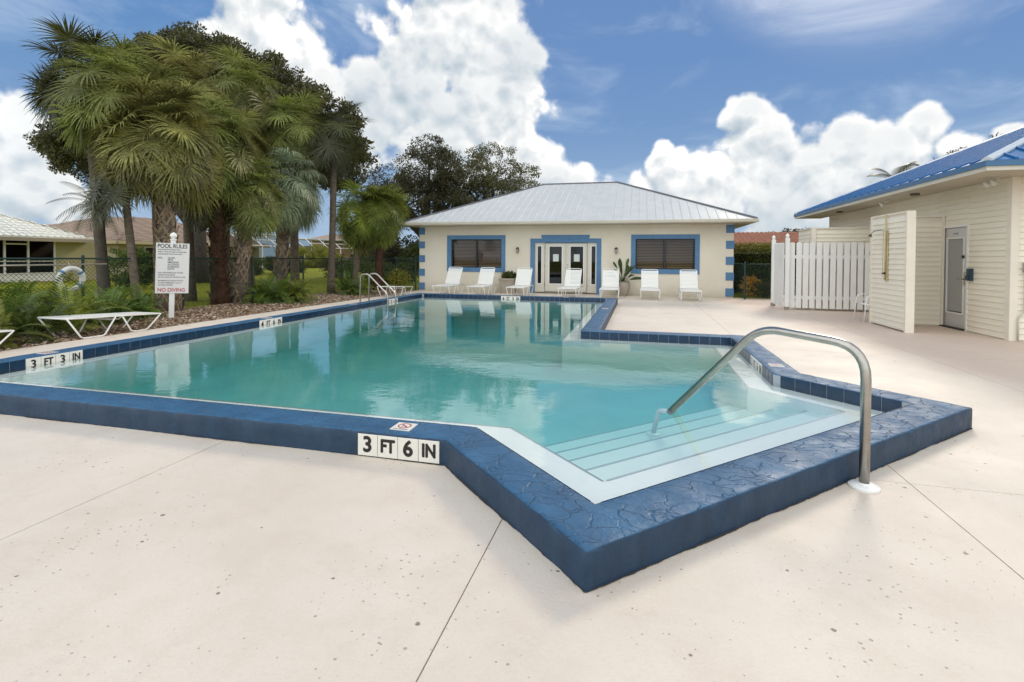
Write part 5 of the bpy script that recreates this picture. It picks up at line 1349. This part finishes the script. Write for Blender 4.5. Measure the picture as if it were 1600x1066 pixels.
def hang(root_name, pts, az, seed, kind='dark'):
    """old fronds hanging off a trunk well below the crown"""
    root = bpy.data.objects[root_name]; rr = random.Random(seed); L_ = KINDS_[kind]
    for i, a in enumerate(az):
        o = link_mesh('frond', frond_mesh(kind, rr.choice((4, 5, 5)), i % 2, L_[0], L_[1], L_[2], L_[3], L_[4], L_[5], L_[6]), root)
        o.location = Vector(pts) + Vector((0, 0, rr.uniform(-.12, .12))) - root.location; o.rotation_euler = (0, 0, R(a)); o.scale = (rr.uniform(.85, 1.05),) * 3
        o['label'] = 'dark old frond hanging from the trunk'
hang('palm_tree.002', (-11.9, 9.4, 2.95), (195, 215, 240, 265, 300), 5)
hang('palm_tree.003', (-11.85, 12.0, 2.95), (200, 225, 250, 280), 6)
# distant feather palms beyond the white roof
def feather_palm(loc, H, n, L, label, seed, m=LEAF_DARK, group=None):
    root = empty('feather_palm', loc, label=label, cat='palm tree', group=group); rr = random.Random(seed)
    MB().tube([(0, 0, 0), (.1, 0, H * .5), (0, 0, H)], [.22, .16, .13], 10).build('trunk', BARK, root, smooth='all')
    for i in range(n):
        az = i * 2.4; el = 1.2 - 1.7 * i / n; q = []; d = Vector((math.cos(az) * math.cos(el), math.sin(az) * math.cos(el), math.sin(el))); p = Vector((0, 0, H)); pr = p
        sd_ = Vector((-math.sin(az), math.cos(az), 0))
        for k in range(22):
            d = (d + Vector((0, 0, -.06))).normalized(); p = p + d * L / 22
            q.append([pr - sd_ * .012, p - sd_ * .012, p + sd_ * .012, pr + sd_ * .012])
            l2 = .55 * math.sin(math.pi * (k + 2) / 25) ** .6
            for s in (-1, 1):
                e_ = (sd_ * s + d * .5 + Vector((0, 0, -.35))).normalized() * l2; w_ = d * .028
                q.append([p - w_, p + w_, p + e_ + w_ * .2, p + e_ - w_ * .2])
            pr = p
        link_mesh('frond', np_mesh('frond', [[v[:] for v in f] for f in q], 4, m), root)
    return root
feather_palm((-33.5, 24.5, 0), 4.6, 20, 2.4, 'pale feathery palm behind the white tiled roof', 3, group='feather palms beyond the houses')
feather_palm((-44, 50, 0), 5.0, 18, 2.8, 'feathery palm far off beside the pool cages', 5, group='feather palms beyond the houses')
feather_palm((13.9, 33, 0), 5.9, 18, 1.5, 'left of the two dark palm tufts showing over the blue roof', 6, LEAF_DARK, 'palm tufts over the blue roof')
feather_palm((15.6, 33, 0), 6.2, 18, 1.3, 'right of the two dark palm tufts showing over the blue roof', 7, LEAF_DARK, 'palm tufts over the blue roof')

# ================================================================== broadleaf trees
def limbs(mb, p, d, L, r, depth, rr, tips):
    q = p + d * L; mid = p.lerp(q, .5) + Vector((rr.uniform(-1, 1), rr.uniform(-1, 1), rr.uniform(-.3, .6))) * L * .08
    mb.tube([p, mid, q], [r, r * .85, r * .66], 7)
    if depth == 0: tips.append(q); return
    for k in range(3 if depth > 1 else 2):
        dd = (d + Vector((rr.uniform(-1, 1), rr.uniform(-1, 1), rr.uniform(-.35, .55))) * .85).normalized(); limbs(mb, q, dd, L * rr.uniform(.62, .8), r * .62, depth - 1, rr, tips)
def tree(loc, lobes, label, m, seed, trunk=(0, 0), H=3.5, r0=.35, leaf=.13, dens=330, cat='tree', name='oak_tree', group=None, lw=.42, bare=.0):
    """lobes: (x,y,z, rx,ry,rz) relative ellipsoids; each is filled by leafy clumps with gaps between"""
    root = empty(name, loc, label=label, cat=cat, group=group); rr = random.Random(seed); r = np.random.default_rng(seed)
    mb = MB(); tips = []
    mb.tube([(0, 0, -.1), (0, 0, H * .5), (0, 0, H)], [r0 * 1.3, r0, r0 * .9], 10)
    Z_ = Vector((0, 0, H))
    for lb in lobes:
        c = Vector(lb[:3]); e = Z_.lerp(c, .8); mid = Z_.lerp(e, .5) + Vector((rr.uniform(-.3, .3), rr.uniform(-.3, .3), .2)); mb.tube([Z_ - Vector((0, 0, .3)), mid, e], [r0 * .6, r0 * .42, r0 * .2], 7)
        for k in range(5):
            a_ = Vector((rr.uniform(-1, 1) * lb[3], rr.uniform(-1, 1) * lb[4], rr.uniform(-.5, .9) * lb[5])) * .8; mb.tube([e, e + a_ * .5 + Vector((0, 0, .1)), c + a_], [r0 * .2, r0 * .12, r0 * .05], 5)
    mb.build('trunk', OAKBARK, root, smooth='all')
    Q = []
    for lb in lobes:
        vol = (lb[3] * lb[4] * lb[5]) ** (1 / 3); nc = max(9, int(42 * vol ** 1.6 * (1 - bare)))
        d = r.normal(size=(nc, 3)); d /= np.linalg.norm(d, axis=1)[:, None]; rad_ = (.55 + .45 * r.random((nc, 1)) ** .5)
        cs = np.array(lb[:3]) + d * rad_ * np.array(lb[3:6])
        for c in cs:
            s_ = r.uniform(.35, .75) * max(.5, vol * .32); Q.append(clump_quads(int(dens * s_ * s_ * 1.6), c, (s_, s_, s_ * .62), leaf, leaf * lw * .5, int(r.integers(1e9)), up=.2))
    o = link_mesh('crown', np_mesh('crown', np.concatenate(Q), 4, m), root)
    return root
tree((-21.5, 20.5, 0), [(-5.0, 0, 6.9, 3.2, 3, 1.9), (-2.6, 0, 8.3, 3.6, 3, 2.3), (.3, 0, 9.6, 3.6, 3, 2.7), (2.9, .3, 8.6, 3.4, 3, 2.6), (5.6, .6, 7.2, 3.0, 3, 2.2), (-1.5, .5, 10.8, 2.6, 2.4, 1.6), (7.2, .8, 5.9, 1.9, 2, 1.5)],
     'huge dark domed oak rising behind the palm clump', OAK, 21, H=3.0, r0=.5, leaf=.19, dens=520)
tree((-13.2, 30, 0), [(-2.2, 0, 5.0, 2.3, 2, 1.7), (0, 0, 6.5, 2.2, 2, 2.0), (-.4, -.3, 4.6, 2.2, 2, 1.8), (.1, 0, 8.1, 1.2, 1.1, 1.0), (1.0, 0, 7.0, 1.4, 1.2, 1.1), (-3.3, .4, 4.2, 1.8, 1.5, 1.5), (-2.8, 0, 6.2, 1.5, 1.5, 1.2), (2.0, 0, 5.4, 2.0, 1.6, 1.6)],
     'brownish oak with thin top behind the clubhouse roof, left one', OAKB, 22, H=2.6, r0=.32, leaf=.15, dens=300, group='oaks behind the clubhouse')
tree((-9.3, 30.6, 0), [(-1.6, 0, 6.3, 2.0, 2, 1.9), (.3, 0, 7.0, 1.9, 1.8, 1.5), (1.9, 0, 6.1, 1.5, 1.6, 1.2), (.4, 0, 5.0, 2.8, 2, 1.6), (-2.6, 0, 5.0, 1.6, 1.6, 1.5)],
     'brownish oak behind the clubhouse roof, right one', OAKB, 23, H=2.6, r0=.32, leaf=.15, dens=300, group='oaks behind the clubhouse')
tree((10.8, 42, 0), [(0, 0, 2.8, 1.8, 1.4, .8), (-1.4, 0, 2.4, 1.2, 1, .6), (1.5, 0, 3.0, 1.2, 1, .6)], 'low spreading tree between the hedge and blue-roofed bath house', OAK, 24, H=1.6, r0=.15, leaf=.18, dens=420)
tree((19.5, 34, 0), [(0, 0, 7.4, 1.8, 1.4, 1.0), (-2, 0, 6.9, 1.2, 1, .8)], 'treetop just showing above the blue roof', OAK, 27, H=5, r0=.15, leaf=.16, dens=240)

# background trees and bushes beyond the lawn, between the palms and the clubhouse
BGG = 'bushes and trees beyond the lawn'
bgt = [(-17.5, 27.5, 1.3, 1.6, 'dark bush behind the low yellow palm'), (-14.2, 24.0, 1.1, 1.3, 'bright leafy shrub behind the fence left of the clubhouse'), (-12.2, 23.2, 1.0, 1.2, 'bright leafy shrub at the fence corner by the clubhouse'), (-11.2, 26.4, 1.6, 2.6, 'dark tree hugging the clubhouse back corner'),
       (-16.5, 33.0, 1.9, 2.8, 'dark tree behind the round yellow-green palm'), (-22.0, 40.0, 2.2, 2.7, 'rounded tree beyond the lawn right of the slim trunk'), (-27.0, 50.0, 2.6, 3.0, 'far dark tree over the lawn'), (-32.5, 60.0, 3.0, 3.4, 'farthest tree beside the pool cage'),
       (-20.0, 50.0, 3.0, 3.8, 'broad far tree behind the lawn mound'), (-24.5, 62.0, 4.0, 4.8, 'tall far tree at the lawn end')]
for i, (x, y, rw, h, lb) in enumerate(bgt):
    tree((x, y, 0), [(0, 0, h * .52, rw, rw * .8, h * .5), (rw * .5, .2, h * .40, rw * .7, rw * .6, h * .38), (-rw * .5, -.2, h * .42, rw * .7, rw * .6, h * .4)], lb, SHRUB if i in (1, 2) else (HEDGE if i % 2 else OAK), 40 + i, H=h * .25, r0=.08, leaf=.11 if i < 4 else .17, dens=520 if i in (1, 2, 3) else 380, group=BGG, name='background_tree', lw=.5, cat='tree')
for i, (x, y, rw, h, lb) in enumerate([(-20.5, 16.2, 1.0, 1.55, 'round dark bush between the grey trunk and slender palm'), (-24.5, 24.5, .9, 1.3, 'dark bush behind the pool rules sign'), (-25.5, 27.5, 1.5, 1.35, 'wide dark bush left of the reddish trunk'), (-24.5, 30.5, 1.3, 1.3, 'dark clipped bush beside the reddish trunk'), (-29.0, 40.0, 2.6, 2.2, 'yellow-green bush in front of the pool cage'), (-27.3, 12.5, 1.0, .9, 'low bush by the screened porch')]):
    tree((x, y, 0), [(0, 0, h * .55, rw, rw, h * .48), (rw * .4, .3, h * .45, rw * .6, rw * .6, h * .42)], lb, [HEDGE, HEDGE, HEDGE, HEDGE, SHRUBY, HEDGE][i], 60 + i, H=h * .2, r0=.06, leaf=.085, dens=1700, cat='bush', name='bush', group='bushes on the lawn', lw=.55)

# clipped hedge right of the clubhouse with croton flowers before it
HG = empty('hedge', (5.2, 22, 0), label='tall clipped hedge with yellow-green top right of the clubhouse', cat='hedge')
def boxfill(n, x0, x1, y0, y1, z0, z1, l, w, seed):
    r = np.random.default_rng(seed); p = np.stack([r.uniform(x0, x1, n), y0 + (y1 - y0) * r.power(.6, n), r.uniform(z0, z1, n)], 1)
    p[:, 1] += .10 * np.sin(p[:, 0] * 3.1) + .08 * np.sin(p[:, 2] * 5); a = r.normal(size=(n, 3)) + np.array([0, -.4, .4]); a /= np.linalg.norm(a, axis=1)[:, None]; b = np.cross(a, r.normal(size=(n, 3))); b /= np.linalg.norm(b, axis=1)[:, None]
    L_ = l * r.uniform(.6, 1.3, (n, 1)); W_ = w * r.uniform(.6, 1.3, (n, 1)); return np.stack([p, p + a * L_ * .5 - b * W_, p + a * L_, p + a * L_ * .5 + b * W_], 1)
link_mesh('foliage', np_mesh('foliage', boxfill(30000, -2.0, 5.5, -.5, .6, 0, 1.75, .08, .022, 1), 4, HEDGE), HG)
link_mesh('new_growth', np_mesh('new_growth', boxfill(7000, -2.0, 5.5, -.5, .6, 1.66, 2.02, .09, .02, 2), 4, SHRUBY), HG)
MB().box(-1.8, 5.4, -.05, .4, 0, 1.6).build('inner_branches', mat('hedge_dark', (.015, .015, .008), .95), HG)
def bush(loc, rx, ry, h, m, label, seed, n=1500, l=.10, w=.02, cat='bush', group=None, name='bush'):
    b = empty(name, loc, label=label, cat=cat, group=group); link_mesh('foliage', np_mesh('foliage', clump_quads(n, (0, 0, h * .5), (rx, ry, h * .5), l, w, seed), 4, m), b)
    mb = MB(); rr = random.Random(seed)
    for k in range(6): mb.tube([(0, 0, 0), (rr.uniform(-1, 1) * rx * .6, rr.uniform(-1, 1) * ry * .6, h * .7)], .012, 4)
    mb.build('stems', OAKBARK, b); return b
bush((3.95, 19.9, 0), .30, .25, .75, ORANGE, 'orange croton just behind the green fence post', 71, 420, .20, .028, group='plants before the hedge')
bush((4.35, 19.75, 0), .45, .3, .6, SHRUB, 'low green bush between the croton and picket fence', 72, 1400, .08, .018, group='plants before the hedge')
bush((5.3, 19.9, 0), .5, .3, .42, SHRUBY, 'yellowish low bush nearest the picket fence', 73, 1000, .08, .018, group='plants before the hedge')

# ================================================================== ferny plants in the bed
def pinnate(rr, L, el, n_=20, lw=.019, ll=.15, g=.10):
    q = []; d = Vector((math.cos(el), 0, math.sin(el))); p = Vector((0, 0, 0)); pr = p; sd_ = Vector((0, 1, 0))
    for k in range(n_):
        d = (d + Vector((0, 0, -g))).normalized(); p = p + d * L / n_; q.append([pr - sd_ * .004, p - sd_ * .004, p + sd_ * .004, pr + sd_ * .004])
        if k > 2:
            l2 = ll * math.sin(math.pi * (k + 1) / (n_ + 3)) ** .55 * rr.uniform(.85, 1.1)
            for s in (-1, 1):
                e_ = (sd_ * s + d * .75 + Vector((0, 0, -.12))).normalized() * l2; w_ = d * lw
                q.append([p - w_ * .3, p + e_ * .5 - w_, p + e_, p + e_ * .5 + w_])
        pr = p
    return q
def fern(loc, n, L, m, label, seed, spread=1.0, group='ferny plants in the bed'):
    b = empty('ferny_shrub', loc, label=label, cat='shrub', group=group); rr = random.Random(seed); Q = []
    for i in range(n):
        el = 1.45 - 1.15 * (i / n) * spread; fr = pinnate(rr, L * 1.18 * rr.uniform(.65, 1.1), el, ll=.17 * L / .8); M = Matrix.Translation((rr.uniform(-.14, .14), rr.uniform(-.14, .14), 0)) @ Matrix.Rotation(i * 2.4 + rr.uniform(-.3, .3), 4, 'Z') @ Matrix.Rotation(rr.uniform(-.2, .2), 4, 'X')
        Q += [[(M @ v)[:] for v in f] for f in fr]
    link_mesh('fronds', np_mesh('fronds', Q, 4, m), b)
    MB().lathe([(.05, 0), (.07, .05), (.03, .10)], (0, 0), 8).build('crown_base', BARK, b); return b
FM = leafmat('fern_leaf', (.13, .19, .03), (.055, .09, .02), vscale=2.5); FM2 = leafmat('fern_leaf_bright', (.26, .29, .045), (.14, .17, .035), vscale=2.5)
ferns = [(-9.35, 5.35, 34, .62, FM2, 'yellow-green ferny plant nearest the cut-off lounger'), (-9.9, 4.7, 40, .8, FM, 'dark ferny plant at the left edge behind the cut-off lounger'), (-9.75, 6.1, 40, .72, FM, 'dark ferny plant behind the foot of the flat lounger'), (-10.4, 5.3, 44, .9, FM, 'tall dark ferny plant in the second row at far left'),
         (-10.5, 6.3, 44, .9, FM, 'tall ferny plant below the screened porch door'), (-10.1, 7.0, 40, .78, FM2, 'bright ferny plant behind the middle of the flat lounger'), (-10.9, 7.1, 44, .95, FM, 'ferny plant left of the life ring'), (-10.75, 8.0, 44, .95, FM, 'arching ferny plant partly covering the life ring'),
         (-10.2, 7.8, 36, .7, FM, 'low ferny plant before the grey trunk'), (-10.95, 8.9, 36, .7, FM, 'ferny plant between the grey trunk and slender palm'), (-10.5, 8.7, 30, .55, FM, 'small ferny plant left of the rules sign post'), (-11.1, 5.6, 44, 1.0, FM, 'back row ferny plant against the fence'), (-11.1, 6.6, 44, 1.0, FM, 'back row ferny plant under the reaching pole'), (-9.7, 4.0, 36, .7, FM2, 'ferny plant just outside the left edge'), (-10.9, 4.2, 40, .9, FM, 'back row ferny plant at the left edge')]
for i, (x, y, n_, L, m, lb) in enumerate(ferns): fern((x, y, .02), n_, L, m, lb, 80 + i)
fern((-10.35, 12.75, .02), 70, .95, FM, 'big dark ferny clump in front of the booted palms', 101, 1.1); fern((-10.05, 13.15, .02), 60, .80, FM2, 'olive right half of the big ferny clump', 102, 1.1); fern((-10.6, 12.35, .02), 50, .8, FM, 'dark left flank of the big ferny clump', 104, 1.1)
fern((-10.2, 16.1, .02), 54, .85, FM, 'ferny clump below the slim dark-crowned palm', 103, 1.05); fern((-9.9, 16.5, .02), 44, .7, FM2, 'olive ferny clump left of the pool ladder', 105)
for i, (x, y, lb) in enumerate([(-10.6, 18.9, 'leafy shrub behind the far flat lounger'), (-9.7, 19.05, 'leafy shrub beside the clubhouse corner post')]):
    bush((x, y, 0), .55, .3, .9, SHRUBY if i else SHRUB, lb, 110 + i, 1500, .09, .018, group='shrubs at the fence corner')

for o in S.objects:      # safety: nothing hidden
    o.hide_render = False
